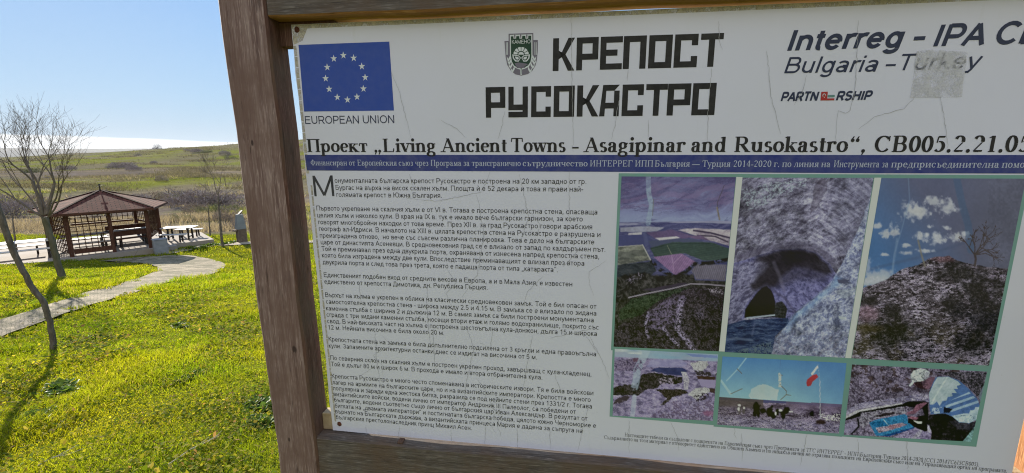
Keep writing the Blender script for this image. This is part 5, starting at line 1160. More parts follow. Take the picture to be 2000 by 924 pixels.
def crack(pts, w0):
    P = [bp(*q) for q in pts]; out = []
    for a, b in zip(P[:-1], P[1:]):
        n = max(2, int(np.linalg.norm(b - a) / .006))
        for i in range(n): out.append(a + (b - a) * i / n)
    out.append(P[-1]); out = np.array(out); k = len(out)
    out[1:-1] += rng.normal(0, .0007, (k - 2, 2))
    T = np.gradient(out, axis=0); T /= np.linalg.norm(T, axis=1)[:, None] + 1e-9; N = np.stack([-T[:, 1], T[:, 0]], 1)
    w = w0 * (0.35 + 0.65 * np.sin(np.linspace(.25, math.pi - .1, k))) * rng.uniform(.7, 1.2, k)
    L, Rr = out + N * w[:, None] / 2, out - N * w[:, None] / 2
    for i in range(k - 1): p.poly([Rr[i], Rr[i + 1], L[i + 1], L[i]], 0, (i % 2) * 1e-5)
for c in CR: crack(c, .0008)
for k in range(16):    # finer crazing
    x0, z0 = rng.uniform(-.44, 1.04), rng.uniform(.89, 1.5)
    if .22 < x0 < 1.02 and z0 > .96: continue
    pts = [(x0 + rng.normal(0, .006) * i, z0 + .028 * i) for i in range(rng.integers(3, 6))]
    old = bp; bp = lambda a, b: np.array([a, b]); crack(pts, .0006); bp = old
p.build('laminate_cracks', [ink('crack_grey', (0.40, 0.40, 0.41))], 0.0009)
# grey residue of a torn-off sticker over the word, and grime along the edges
p = Print()
edge = [(1790, 100), (1815, 97), (1850, 99), (1889, 101), (1887, 118), (1884, 140), (1880, 165), (1878, 189), (1850, 191), (1815, 190), (1777, 191), (1780, 170), (1785, 140), (1787, 120)]
p.px(edge, 0)
m_res, nt, bs = new_mat('sticker_glue'); n = nnoise(nt, ncoord(nt), 70, 6, 0.7)
nt.links.new(nramp(nt, n, [(0.3, (0.55, 0.55, 0.57)), (0.7, (0.68, 0.67, 0.69))]), bs.inputs['Base Color']); bs.inputs['Roughness'].default_value = 0.85
tb = nt.nodes.new('ShaderNodeBsdfTransparent'); mx = nt.nodes.new('ShaderNodeMixShader')
nt.links.new(nramp(nt, nnoise(nt, ncoord(nt), 38, 6, 0.75), [(0.40, (0.12, 0.12, 0.12)), (0.58, (0.80, 0.80, 0.80))]), mx.inputs[0])
nt.links.new(tb.outputs[0], mx.inputs[1]); nt.links.new(bs.outputs[0], mx.inputs[2]); nt.links.new(mx.outputs[0], nt.nodes['Material Output'].inputs[0])
p.build('sticker_residue', [m_res], 0.0012)
m_grime, nt, bs = new_mat('edge_grime'); n = nnoise(nt, ncoord(nt, (1, 1, 1)), 55, 6, 0.75)
nt.links.new(nramp(nt, n, [(0.30, (0.12, 0.09, 0.06)), (0.40, (0.40, 0.36, 0.27)), (0.7, (0.56, 0.53, 0.44))]), bs.inputs['Base Color']); bs.inputs['Roughness'].default_value = 0.9
tb = nt.nodes.new('ShaderNodeBsdfTransparent'); mx = nt.nodes.new('ShaderNodeMixShader')
nt.links.new(nramp(nt, nnoise(nt, ncoord(nt), 48, 6, 0.8), [(0.42, (0.25, 0.25, 0.25)), (0.54, (1, 1, 1))]), mx.inputs[0])
nt.links.new(tb.outputs[0], mx.inputs[1]); nt.links.new(bs.outputs[0], mx.inputs[2]); nt.links.new(mx.outputs[0], nt.nodes['Material Output'].inputs[0])
p = Print()
p.poly([(-.499, 1.8715), (1.07, 1.8715), (1.07, 1.8800), (-.499, 1.8800)], 0)
p.poly([(-.4985, 1.838), (-.476, 1.846), (-.462, 1.8712), (-.499, 1.8712)], 0, 1e-5)
for i in range(12):
    z0, z1 = 1.55 + .024 * i, 1.572 + .024 * i
    p.poly([(px_edge(z0) + .001, z0), (px_edge(z0) + .008, z0), (px_edge(z1) + .008, z1), (px_edge(z1) + .001, z1)], 0, 2e-5)
for i in range(24):
    z0, z1 = .9 + .026 * i, .924 + .026 * i
    p.poly([(px_edge(z0) + .008, z0), (px_edge(z0) + .0125, z0), (px_edge(z1) + .0125, z1), (px_edge(z1) + .008, z1)], 0, 2e-5)
p.build('edge_grime', [m_grime], 0.0002)
# rusty fixing screw low on the left, another under the grime at the top
m_rust = noisy('rusty_screw', (0.05, 0.02, 0.012), (0.16, 0.06, 0.035), 120, 0.7, bump=0.5, bdist=0.001)
for u, v in ((663, 828), (580, 58)):
    q = bp(u, v); mb = MB(); r = .0062; n = 12
    ring = [(q[0] + r * math.cos(2 * math.pi * k / n) * (1 + .12 * math.sin(3 * k)), -.0004, q[1] + r * 1.1 * math.sin(2 * math.pi * k / n)) for k in range(n)]
    ring2 = [(q[0] + .7 * r * math.cos(2 * math.pi * k / n), -.0026, q[1] + .7 * r * math.sin(2 * math.pi * k / n)) for k in range(n)]
    mb.add(ring + ring2, [(k, (k + 1) % n, (k + 1) % n + n, k + n) for k in range(n)] + [tuple(range(n, 2 * n))])
    mb.build('screw', m_rust, panel)
# ---------------------------------------------------------------- the pavilion
PZ_ = math.atan2(E_[1], E_[0])
def park(name, label, cat, e, m, z=0.0, rz=0.0, group=None):
    p = gz(e, m, z); return thing(name, label, cat, (p[0], p[1], p[2]), PZ_ + rz, group)
m_bwood = wood('red_brown_stain', (0.045, 0.018, 0.011), (0.085, 0.034, 0.02), (0.12, 0.052, 0.032), 2, grain=.3)
m_latt = noisy('lattice_stain', (0.06, 0.026, 0.015), (0.10, 0.045, 0.026), 6, 0.7)
m_white_top = noisy('bleached_boards', (0.50, 0.46, 0.42), (0.66, 0.62, 0.58), 4, 0.55, (1, 8, 1), 0.2)
m_darkleg = noisy('dark_steel_leg', (0.03, 0.025, 0.022), (0.055, 0.045, 0.04), 6, 0.6)
pav = park('pavilion', 'six-sided open timber pavilion with a red shingle roof and lattice sides on a concrete terrace', 'pavilion', 0, 0)
HX = [(0, 0), (2.76, 0), (3.46, 2.45), (2.76, 5.0), (0, 5.0), (-.7, 2.45)]
cen = (1.38, 2.5)
PH = 1.98
def pole(e, m, s=.15, h=PH):
    mb = MB(); mb.box((e - s / 2, m - s / 2, 0), (e + s / 2, m + s / 2, h)); return mb.build('post', m_bwood, pav, bevel=.008)
for e, m in HX: pole(e, m)
pole(1.42, 0.0, .13)
def along(a, b, t): return (a[0] + (b[0] - a[0]) * t, a[1] + (b[1] - a[1]) * t)
# ring beam
mb = MB()
for i in range(6):
    a, b = HX[i], HX[(i + 1) % 6]; mb.bar((*along(a, b, .01), PH - .085), (*along(a, b, .99), PH - .085), .10, .16)
mb.build('ring_beam', m_bwood, pav)
def lattice(a, b, z0, z1, t0=.05, t1=.95):
    mb = MB(); a2, b2 = along(a, b, t0), along(a, b, t1); L = math.hypot(b2[0] - a2[0], b2[1] - a2[1])
    nn = max(3, int(L / .19))
    for k in range(nn + 1):
        p = along(a2, b2, k / nn); mb.bar((*p, z0), (*p, z1), .03, .016)
    dx, dy = (b2[0] - a2[0]) / L, (b2[1] - a2[1]) / L; off = (-dy * .017, dx * .017)
    nz = max(2, int((z1 - z0) / .19))
    for k in range(nz + 1):
        z = z0 + (z1 - z0) * k / nz; mb.bar((a2[0] + off[0], a2[1] + off[1], z), (b2[0] + off[0], b2[1] + off[1], z), .016, .03)
    return mb.build('lattice_panel', m_latt, pav)
lattice(HX[0], (1.42, 0), .32, 1.72)
lattice(HX[1], HX[2], .45, 1.72)
lattice(HX[2], HX[3], .85, 1.75)
lattice(HX[3], HX[4], .95, 1.75, .04, .44); lattice(HX[3], HX[4], .95, 1.75, .56, .96)
lattice(HX[4], HX[5], .85, 1.75); lattice(HX[5], HX[0], .12, 1.72)
mb = MB(); mb.bar((.08, 0, .22), (1.36, 0, .22), .09, .2); mb.build('sill_beam', m_bwood, pav)
mb = MB()
for i in (2, 3, 4): mb.bar((*along(HX[i], HX[(i + 1) % 6], .04), .86), (*along(HX[i], HX[(i + 1) % 6], .96), .86), .06, .09)
mb.build('rear_rail', m_bwood, pav)
# roof
m_roof, nt, bs = new_mat('red_shingles')
uvn = nt.nodes.new('ShaderNodeUVMap'); br = nt.nodes.new('ShaderNodeTexBrick'); nt.links.new(uvn.outputs[0], br.inputs['Vector'])
br.inputs['Scale'].default_value = 1; br.inputs['Brick Width'].default_value = .32; br.inputs['Row Height'].default_value = .145; br.inputs['Mortar Size'].default_value = .016
br.inputs['Color1'].default_value = (0.155, 0.064, 0.046, 1); br.inputs['Color2'].default_value = (0.11, 0.047, 0.035, 1); br.inputs['Mortar'].default_value = (0.03, 0.014, 0.011, 1)
cc = nmix(nt, 1.0, br.outputs['Color'], nramp(nt, nnoise(nt, ncoord(nt), 1.6, 5), [(0.3, (0.75, 0.75, 0.75)), (0.7, (1.25, 1.2, 1.15))]), 'MULTIPLY')
nt.links.new(cc, bs.inputs['Base Color']); bs.inputs['Roughness'].default_value = 0.95; bs.inputs['Specular IOR Level'].default_value = 0.05
inv = nt.nodes.new('ShaderNodeInvert'); nt.links.new(br.outputs['Fac'], inv.inputs['Color']); nbump(nt, inv.outputs[0], bs, .8, .02)
RX = [(-.36, -.42), (3.05, -.42), (3.98, 2.45), (3.05, 5.4), (-.36, 5.4), (-1.2, 2.45)]
ZE, ZA = 1.98, 2.74
v = []; f = []; uv = []; mi = []
for i in range(6):
    a, b = RX[i], RX[(i + 1) % 6]; L = math.hypot(b[0] - a[0], b[1] - a[1]); mdl = along(a, b, .5)
    sl = math.hypot(math.hypot(mdl[0] - cen[0], mdl[1] - cen[1]), ZA - ZE); k = len(v)
    v += [(*a, ZE), (*b, ZE), (*cen, ZA)]; f.append((k, k + 1, k + 2)); uv += [(0, 0), (L, 0), (L / 2, sl)]; mi.append(0)
    k = len(v); v += [(*a, ZE), (*b, ZE), (*b, ZE - .10), (*a, ZE - .10)]; f.append((k, k + 3, k + 2, k + 1)); uv += [(0, 0)] * 4; mi.append(1)
k = len(v); v += [(*p, ZE - .10) for p in RX]; uv += [(0, 0)] * 6; f.append(tuple(k + i for i in reversed(range(6)))); mi.append(1)
roof = mesh_obj('roof', v, f, [m_roof, m_bwood], pav, uvs=uv, mat_idx=mi)
mb = MB()
for i in range(6): mb.bar((*along(RX[i], cen, .02), ZE + .03), (*along(RX[i], cen, .98), ZA + .015), .10, .03)
mb.build('hip_caps', m_roof, roof)
mb = MB(); mb.tube([(*cen, ZA - .1), (*cen, ZA + .22)], [.03, .022], 8); mb.tube([(*cen, ZA + .22), (*cen, ZA + .27), (*cen, ZA + .32)], [.022, .06, .01], 8); mb.bar((cen[0] - .12, cen[1], ZA + .2), (cen[0] + .12, cen[1], ZA + .2), .02, .02)
mb.build('finial', m_darkleg, roof)

# ---------------------------------------------------------------- tables and benches
def table(label, e, m, L, W, h=.74, rz=0.0, group='picnic tables', z=0.0, top_mat=None):
    t = park('picnic_table', label, 'picnic table', e, m, z, rz, group)
    mb = MB(); n = 4
    for k in range(n): mb.box((-L / 2, -W / 2 + W * k / n + .006, h - .04), (L / 2, -W / 2 + W * (k + 1) / n - .006, h))
    mb.build('tabletop', top_mat or m_white_top, t)
    for s in (-1, 1):
        mb = MB(); x = s * (L / 2 - .28)
        mb.bar((x, -W * .32, .02), (x, -W * .28, h - .1), .07, .07); mb.bar((x, W * .32, .02), (x, W * .28, h - .1), .07, .07); mb.bar((x, -W * .42, h - .075), (x, W * .42, h - .075), .07, .07); mb.bar((x, -W * .3, .18), (x, W * .3, .18), .05, .07)
        mb.build('leg', m_darkleg, t)
    return t
def bench(label, e, m, L, h=.44, back=False, rz=0.0, group='benches by the picnic tables', z=0.0):
    t = park('bench', label, 'bench', e, m, z, rz, group)
    mb = MB(); mb.box((-L / 2, -.17, h - .04), (L / 2, -.005, h)); mb.box((-L / 2, .005, h - .04), (L / 2, .17, h)); mb.build('seat', m_white_top if not back else m_bwood, t)
    for s in (-1, 1):
        mb = MB(); x = s * (L / 2 - .25)
        mb.bar((x, -.14, .01), (x, -.12, h - .04), .06, .06); mb.bar((x, .14, .01), (x, .12, h - .04), .06, .06); mb.bar((x, -.15, h - .065), (x, .15, h - .065), .06, .05); mb.build('leg', m_darkleg, t)
    if back:
        mb = MB(); mb.box((-L / 2, .19, h + .14), (L / 2, .22, h + .40)); mb.bar((-L / 2 + .25, .17, h - .1), (-L / 2 + .25, .19, h + .38), .05, .04); mb.bar((L / 2 - .25, .17, h - .1), (L / 2 - .25, .19, h + .38), .05, .04); mb.build('backrest', m_bwood, t)
    return t
table('long pale picnic table on the terrace left of the pavilion, behind the two leaning trunks', -1.95, 1.25, 3.0, .75)
bench('pale bench in front of the long table left of the pavilion', -1.9, .62, 2.9)
bench('pale bench behind the long table left of the pavilion', -2.3, 1.95, 2.9)
table('pale picnic table inside the pavilion behind the front lattice', .55, 1.75, 1.7, .7)
bench('pale bench inside the pavilion just behind the front lattice', .62, .95, 1.7, back=False)
bench('pale bench behind the left table inside the pavilion', .5, 2.5, 1.7)
table('pale picnic table inside the pavilion at its open entrance', 2.15, 2.0, 1.75, .7, rz=.15)
bench('brown bench with its back to the open entrance of the pavilion', 2.25, 1.2, 1.5, back=True, rz=math.pi + .15)
bench('brown bench with a backrest near the rear lattice of the pavilion', 2.2, 3.1, 1.7, back=True)
table('pale picnic table in the open right of the pavilion', 4.2, 1.55, 1.5, .75, .68, -.56)
bench('low pale bench between the pavilion and the open-air table', 3.75, .90, 1.3, .42, False, -.56)
bench('low pale bench behind the open-air table right of the pavilion', 4.72, 2.3, 1.3, .42, False, -.56)
# concrete block at the corner of the terrace
m_block = noisy('grey_concrete_block', (0.21, 0.22, 0.24), (0.29, 0.30, 0.32), 5, 0.9, bump=.2)
b0 = park('concrete_block', 'squat grey concrete block at the right front corner of the terrace', 'concrete block', 3.05, -.66, -.32)
mb = MB(); mb.box((-.27, -.24, -.1), (.27, .24, .78)); mb.box((-.29, -.26, .78), (.29, .26, .82)); mb.build('block', m_block, b0, bevel=.015)

def at_y(u, v, y):
    r = ray(u, v); q = r * (y / r[1]); return np.array([q[0], q[1], q[2] + EYE])
# masonry barbecue with tapered hood, right edge of the lawn
g = at_y(472, 462, 23.6); g[2] = terr(g[0], g[1])
bbq = thing('barbecue', 'small masonry barbecue with a tapered grey hood on a brown base, beside the board post', 'barbecue', tuple(g), R(48))
m_bbq = noisy('brown_block', (0.10, 0.075, 0.06), (0.17, 0.13, 0.105), 7, .9); m_hood = noisy('grey_render', (0.16, 0.18, 0.20), (0.23, 0.25, 0.27), 4, .85)
kz = 1.0
mb = MB(); mb.box((-.21, -.20, -.3), (.21, .20, .72)); mb.build('base', m_bbq, bbq, bevel=.015)
mb = MB(); mb.box((-.36, -.14, .62), (-.215, .14, .70)); mb.build('side_shelf', m_bbq, bbq)
mb = MB(); w0, w1 = .215, .14
mb.add([(-w0, -.205, .723), (w0, -.205, .723), (w0, .205, .723), (-w0, .205, .723), (-w0 * .95, -.195, .90), (w0 * .95, -.195, .90), (w0 * .95, .195, .90), (-w0 * .95, .195, .90), (-w1, -.13, 1.50), (w1, -.13, 1.50), (w1, .13, 1.50), (-w1, .13, 1.50)],
       [(0, 1, 5, 4), (1, 2, 6, 5), (2, 3, 7, 6), (3, 0, 4, 7), (4, 5, 9, 8), (5, 6, 10, 9), (6, 7, 11, 10), (7, 4, 8, 11), (8, 9, 10, 11)])
mb.build('hood', m_hood, bbq, bevel=.01)
mb = MB(); mb.bar((-.03, 0, 1.52), (.16, 0, 1.70), .24, .03, up=(0, 0, 1)); mb.bar((.05, -.1, 1.49), (.05, -.1, 1.6), .02, .02); mb.build('chimney_flap', m_darkleg, bbq)

# ---------------------------------------------------------------- bare trees
m_bark = noisy('grey_brown_bark', (0.06, 0.048, 0.04), (0.13, 0.108, 0.088), 30, .9, (1, 1, .3), .9, c2=(0.22, 0.19, 0.165))
m_twig = noisy('pale_twigs', (0.11, 0.088, 0.072), (0.20, 0.165, 0.135), 9, .8)
m_moss = noisy('mossy_bark', (0.06, 0.06, 0.035), (0.11, 0.10, 0.065), 14, .9, (1, 1, .3), .6, c2=(0.15, 0.135, 0.11))
MINR = [.0015]
def grow(mb, p, d, L, r, depth, rnd, droop=0.0, n=5, spread=.55, up=.25, kids=(2, 3), shrink=.74):
    d = Vector(d).normalized(); pts = [Vector(p)]; rad = [r]; k = 4 if depth > 1 else 3
    for i in range(k):
        d = (d + Vector((rnd.gauss(0, .10), rnd.gauss(0, .10), rnd.gauss(0, .07) + up * .12 - droop * .1))).normalized()
        pts.append(pts[-1] + d * (L / k)); rad.append(max(MINR[0], r * (1 - .38 * (i + 1) / k)) if depth else max(MINR[0] * .6, r * (1 - .75 * (i + 1) / k)))
    mb.tube(pts, rad, n if depth > 1 else 4, cap=False)
    if depth <= 0: return
    for c in range(rnd.randint(*kids)):
        a = rnd.uniform(0, 2 * math.pi); o = d.orthogonal().normalized(); o = (o * math.cos(a) + d.cross(o) * math.sin(a))
        nd = (d + o * rnd.uniform(spread * .6, spread * 1.25)).normalized()
        j = k if c == 0 else rnd.randint(max(1, k - 2), k)
        grow(mb, pts[j], nd, L * rnd.uniform(shrink - .12, shrink + .1), rad[j] * (.82 if c == 0 else .62), depth - 1, rnd, droop, n, spread, up, kids, shrink)
    for c in range(1 + (depth < 3)):   # side twigs along the limb
        j = rnd.randint(1, k); a = rnd.uniform(0, 2 * math.pi); o = d.orthogonal().normalized(); o = o * math.cos(a) + d.cross(o) * math.sin(a)
        grow(mb, pts[j], d * .5 + o * .8 + Vector((0, 0, .2)), L * .45, max(MINR[0], rad[j] * .3), 0, rnd, droop, 4, spread, up)
def tree(name, label, trunk_pts, trunk_rad, limbs, seed, group='bare trees', bark=None, depth=4, spread=.5, up=.3, shrink=.74, kids=(2, 3)):
    base = trunk_pts[0]; t = thing(name, label, 'tree', tuple(base), 0, group); rnd = random.Random(seed)
    loc = [Vector(p) - Vector(base) for p in trunk_pts]
    mb = MB(); pts = [loc[0] - Vector((0, 0, .25))] + loc; rad = [trunk_rad[0] * 1.25] + [trunk_rad[0] * 1.12] + list(trunk_rad[1:])
    # finer, slightly crooked trunk
    P = []; Rr = []
    for i in range(len(pts) - 1):
        for k in range(4):
            s = k / 4; q = pts[i].lerp(pts[i + 1], s); P.append(q + Vector((rnd.gauss(0, .05), rnd.gauss(0, .05), 0)) * rad[i] * 2); Rr.append(rad[i] * (1 - s) + rad[i + 1] * s)
    P.append(pts[-1]); Rr.append(rad[-1])
    mb.tube(P, Rr, 9); mb.build('trunk', bark or m_bark, t, smooth=True)
    cr = MB()
    for p, d, L, r, dp in limbs: grow(cr, Vector(p) - Vector(base), d, L, r, dp, rnd, 0, 5, spread, up, kids, shrink)
    cr.build('crown', m_twig, t, smooth=True); return t
# near thin tree with a kinked trunk, its crown out of the frame
ga = ground_at(105, 682); ya = ga[1]
tp = [ga] + [at_y(u, v, ya - k * .03) for k, (u, v) in enumerate(((97, 628), (86, 592), (60, 557), (40, 520), (20, 478), (2, 425), (-22, 350), (-40, 270)))]
tree('bare_tree', 'near slender bare tree with a kinked dark trunk leaning out of the left edge', tp, [.031, .030, .031, .030, .030, .032, .030, .026, .022],
     [(tp[-1], (-.45, .1, 1), .8, .022, 3), (tp[-1], (-.8, .1, .7), .8, .02, 3), (at_y(-34, 292, ya - .2), (.42, .0, .62), .40, .006, 0), (tp[-3], (-.8, -.3, .7), .8, .018, 3)], 11, spread=.4)
# forked tree in front of the pavilion
MINR[0] = .0026
gb = ground_at(121, 544); yb = gb[1]
tp = [gb] + [at_y(u, v, yb) for u, v in ((112, 510), (102, 472), (92, 440), (87, 424))]
fk = lambda u, v, dy=0: at_y(u, v, yb + dy)
def toward(a, u, v, dy=0): return Vector(fk(u, v, dy)) - Vector(a)
lim = []
top_ = tp[-1]
main = [((84, 420), (62, 340), 1.0, .055, 5, 0), ((92, 418), (108, 352), .95, .055, 5, .2), ((84, 424), (30, 395), 1.0, .034, 4, -.3), ((94, 424), (165, 360), 1.15, .028, 4, .25), ((90, 420), (88, 340), .95, .04, 5, .5), ((86, 430), (14, 352), 1.1, .028, 4, .4), ((95, 422), (140, 320), 1.0, .03, 4, -.4)]
for a, b, L, r, dp, dy in main:
    p0 = fk(*a); lim.append((p0, tuple(toward(p0, *b, dy)), L, r, dp))
tree('bare_tree', 'bare tree forking low into many upswept twiggy branches, in front of the pavilion roof', tp, [.088, .080, .076, .078, .082], lim, 23, bark=m_moss, spread=.44, up=.55, shrink=.82, kids=(2, 3))
# saplings by the barbecue
MINR[0] = .0055
gd = at_y(433, 467, 22.6); gd[2] = terr(gd[0], gd[1]); yd = gd[1]
tp = [gd] + [at_y(u, v, yd) for u, v in ((430, 432), (427, 400), (426, 382))]
tree('bare_sapling', 'slim bare sapling standing on the lawn right of the open-air table', tp, [.06, .05, .045, .04], [(tp[-1], (-.3, 0, 1), .9, .024, 4), (tp[-1], (.45, .1, .9), .85, .022, 4), (tp[-2], (.6, -.2, .8), .8, .018, 3), (tp[-2], (-.6, .2, .8), .8, .018, 3)], 31, group='bare saplings by the barbecue', spread=.5)
ge = at_y(410, 455, 25.5); ge[2] = terr(ge[0], ge[1]); ye = ge[1]
tp = [ge] + [at_y(u, v, ye) for u, v in ((408, 425), (406, 402))]
tree('bare_sapling', 'thin short bare sapling beyond the open-air table, left of the slim sapling', tp, [.035, .03, .022], [(tp[-1], (-.2, 0, 1), .6, .014, 3), (tp[-1], (.5, .1, .8), .6, .013, 3)], 37, group='bare saplings by the barbecue')
gs = at_y(30, 486, 19.5); gs[2] = terr(gs[0], gs[1]); ysx = gs[1]
tp = [gs] + [at_y(u, v, ysx) for u, v in ((28, 455), (24, 425))]
tree('bare_sapling', 'thin bare sapling at the far left behind the long table', tp, [.04, .032, .022], [(tp[-1], (-.2, 0, 1), .6, .018, 3), (tp[-1], (.5, .1, .8), .55, .016, 3)], 39, group='bare saplings by the barbecue')
# lone broad tree on the skyline and a pole
MINR[0] = .07
lt = at_y(307, 293.5, 980); zt = terr(lt[0], lt[1]); rnd = random.Random(5)
t = thing('skyline_tree', 'lone broad-crowned bare tree on the skyline', 'tree', (lt[0], lt[1], float(zt)), 0)
mb = MB(); mb.tube([(0, 0, -2), (0.2, 0, 3), (0, 0, 6)], [1.3, 1.0, .8], 7); mb.build('trunk', m_bark, t)
SKYTREE = (t, lt)
pl = at_y(446, 291, 900); zt = float(terr(pl[0], pl[1]))
t = thing('utility_pole', 'distant utility pole standing on the skyline beside the board post', 'pole', (pl[0], pl[1], zt))
mb = MB(); mb.tube([(0, 0, -1), (0, 0, 13)], [.22, .15], 6); mb.build('pole', m_bark, t); mb = MB(); mb.bar((-1.1, 0, 12.3), (1.1, 0, 12.3), .18, .18); mb.build('crossarm', m_bark, t)

# fallen branch on the path
MINR[0] = .002
fb = ground_at(240, 516); rnd = random.Random(3)
t = thing('fallen_branch', 'thin dry fallen branch lying across the paved path before the terrace', 'branch', tuple(fb), 0)
mb = MB(); mb.tube([(-.55, -.35, .03), (-.2, -.1, .07), (.25, .2, .12), (.7, .45, .22)], [.016, .014, .011, .006], 5)
for a, d in (((-.2, -.1, .07), (.5, -.2, .25)), ((.25, .2, .12), (.1, .3, .5)), ((.1, .1, .1), (.7, -.1, .1)), ((.45, .3, .15), (.9, .1, .2))): grow(mb, a, d, .4, .008, 1, rnd)
mb.build('twigs', m_twig, t)

# ---------------------------------------------------------------- shrubs in the valley
m_shrub = vcol_mat('dry_shrub_twigs', .9)
def shrub_mesh(seed, n, dark, light):
    r = np.random.default_rng(seed)
    ang = r.uniform(0, 2 * np.pi, n); rad = np.sqrt(r.uniform(0, 1, n)) * .95
    lobes = r.uniform(-.7, .7, (7, 2)); lh = r.uniform(.5, 1.0, 7)
    px, py = rad * np.cos(ang), rad * np.sin(ang)
    d = np.hypot(px[:, None] - lobes[None, :, 0], py[:, None] - lobes[None, :, 1]); top = (lh[None] * np.clip(1 - (d / .62) ** 2, 0, 1)).max(1) + .15
    z = r.uniform(0.0, 1, n) ** .7 * top
    dirv = np.stack([px * .6 + r.normal(0, .45, n), py * .6 + r.normal(0, .45, n), r.uniform(.3, 1.2, n)], 1); dirv /= np.linalg.norm(dirv, axis=1)[:, None]
    L = r.uniform(.12, .30, n)[:, None]; side = np.cross(dirv, r.normal(0, 1, (n, 3))); side /= np.linalg.norm(side, axis=1)[:, None]; w = r.uniform(.008, .022, n)[:, None]
    c = np.stack([px, py, z], 1); v = np.stack([c - side * w, c + side * w, c + dirv * L], 1).reshape(-1, 3)
    t = r.uniform(0, 1, n)[:, None]; col = np.array(dark) * (1 - t) + np.array(light) * t
    return v, np.arange(3 * n).reshape(-1, 3), np.repeat(col, 3, 0)
SH = [shrub_mesh(61 + k, 1500, *c) for k, c in enumerate((((.16, .135, .13), (.36, .30, .285)), ((.17, .135, .11), (.38, .31, .24)), ((.12, .125, .06), (.25, .25, .11))))]
v_, f_, c_ = shrub_mesh(71, 900, (.07, .06, .05), (.14, .12, .10)); v_ = v_ * np.array([9.5, 8.0, 9.5]) + np.array([0, 0, 3.2])
fast_mesh('crown', v_, f_, m_shrub, SKYTREE[0], c_)
KIND = ['mauve grey', 'straw brown', 'dull green']
SHR = [(385, 380, 74, 8.5, 3.2, 0), (345, 386, 78, 5.0, 2.0, 0), (430, 384, 76, 7.0, 2.6, 0), (300, 372, 95, 6, 2.4, 1), (265, 378, 88, 6, 2.2, 0), (330, 368, 110, 7, 2.2, 2), (410, 400, 58, 3.2, 1.5, 2), (380, 398, 62, 3.0, 1.3, 1), (445, 398, 60, 3.5, 1.6, 2),
       (240, 330, 320, 16, 5, 0), (225, 326, 360, 12, 4, 2), (262, 333, 300, 9, 3.5, 0), (385, 306, 620, 16, 6, 0), (405, 307, 600, 13, 5, 2), (368, 304, 660, 10, 4, 0), (440, 310, 560, 14, 6, 0), (452, 316, 500, 12, 5, 2), (300, 318, 430, 6, 3, 0), (315, 345, 190, 5, 2.2, 1), (20, 400, 52, 4, 2.2, 0), (60, 385, 70, 5, 2.2, 1), (-20, 380, 75, 6, 2.6, 0), (160, 372, 85, 6, 2.0, 0), (195, 368, 95, 7, 2.2, 1), (130, 330, 320, 11, 4, 0), (60, 336, 280, 10, 4, 2), (270, 306, 650, 10, 4, 0), (205, 308, 620, 8, 4, 2), (445, 420, 42, 2.4, 1.2, 1), (455, 440, 32, 1.6, .8, 1), (355, 420, 42, 2.2, .9, 2)]
WHERE = {0: 'in the brushy hollow beyond the pavilion', 1: 'on the green slope of the far valley', 2: 'on the upper slope near the skyline'}
protos = {}
for k, (u, v, d, w, h, c) in enumerate(SHR):
    q = at_y(u, v, d); zg = float(terr(q[0], q[1]))
    if c not in protos:
        protos[c] = fast_mesh('dry_shrub', *SH[c][:2], m_shrub, None, SH[c][2]); o = protos[c]
    else:
        o = protos[c].copy(); COL.objects.link(o)
    o.location = (q[0], q[1], zg - .05); o.scale = (w * .55, w * .45, h); o.rotation_euler = (0, 0, rng.uniform(0, 6.28))
    zone = 0 if d < 150 else (1 if d < 450 else 2)
    tag(o, f'{KIND[c]} bare shrub {WHERE[zone]}', 'shrub', f'{KIND[c]} shrubs {WHERE[zone]}')

# ---------------------------------------------------------------- ground cover: dry brush, grass, broad leaves
def tri_clumps(x, y, z, n, h, w, spread, lean, cols, r):
    N = len(x); M = N * n
    ox, oy = r.normal(0, 1, M), r.normal(0, 1, M); sp = np.repeat(spread, n)
    bx, by, bz = np.repeat(x, n) + ox * sp, np.repeat(y, n) + oy * sp, np.repeat(z, n)
    hh = np.repeat(h, n) * r.uniform(.45, 1.15, M); a = r.uniform(0, 2 * np.pi, M); ww = np.repeat(w, n) * r.uniform(.6, 1.3, M)
    lx, ly = r.normal(0, lean, M) * hh + ox * sp * .3, r.normal(0, lean, M) * hh + oy * sp * .3
    sx, sy = np.cos(a) * ww, np.sin(a) * ww
    b0 = np.stack([bx - sx, by - sy, bz], 1); b1 = np.stack([bx + sx, by + sy, bz], 1); t = np.stack([bx + lx, by + ly, bz + hh], 1)
    v = np.stack([b0, b1, t], 1).reshape(-1, 3)
    return v, np.arange(3 * M).reshape(-1, 3), np.repeat(np.repeat(cols, n, 0) * r.uniform(.7, 1.3, (M, 1)), 3, 0)
r = np.random.default_rng(99)
N = 26000
yy = np.exp(r.uniform(np.log(26.0), np.log(230), N)); xx = yy * r.uniform(-1.32, -.25, N)
dn = fbm(xx / 9, yy / 9, 71, 4); keep = (r.uniform(0, 1, N) < sstep(.44, .62, dn) * (1 - .8 * sstep(110, 160, yy))) & ~inside(xx, yy, SLAB_W)
xx, yy = xx[keep], yy[keep]; zz = terr(xx, yy) - .05
hh = (.15 + .62 * sstep(.5, .7, fbm(xx / 6, yy / 6, 73, 3))) * (.8 + yy / 150); t = r.uniform(0, 1, (len(xx), 1)); kind = fbm(xx / 16, yy / 16, 75, 3)[:, None]
cb = np.where(kind < .47, np.array([.24, .20, .19]), np.where(kind < .51, np.array([.27, .24, .19]), np.array([.20, .21, .07]))) * (.7 + .6 * t)
xf = r.uniform(-1.32, -.25, 42000); yf = np.exp(r.uniform(np.log(150), np.log(1050), 42000)); xf = xf * yf
kf = r.uniform(0, 1, 42000) < sstep(.50, .66, fbm(xf / 55, yf / 38, 78, 5)) * .9 + .02; xf, yf = xf[kf], yf[kf]
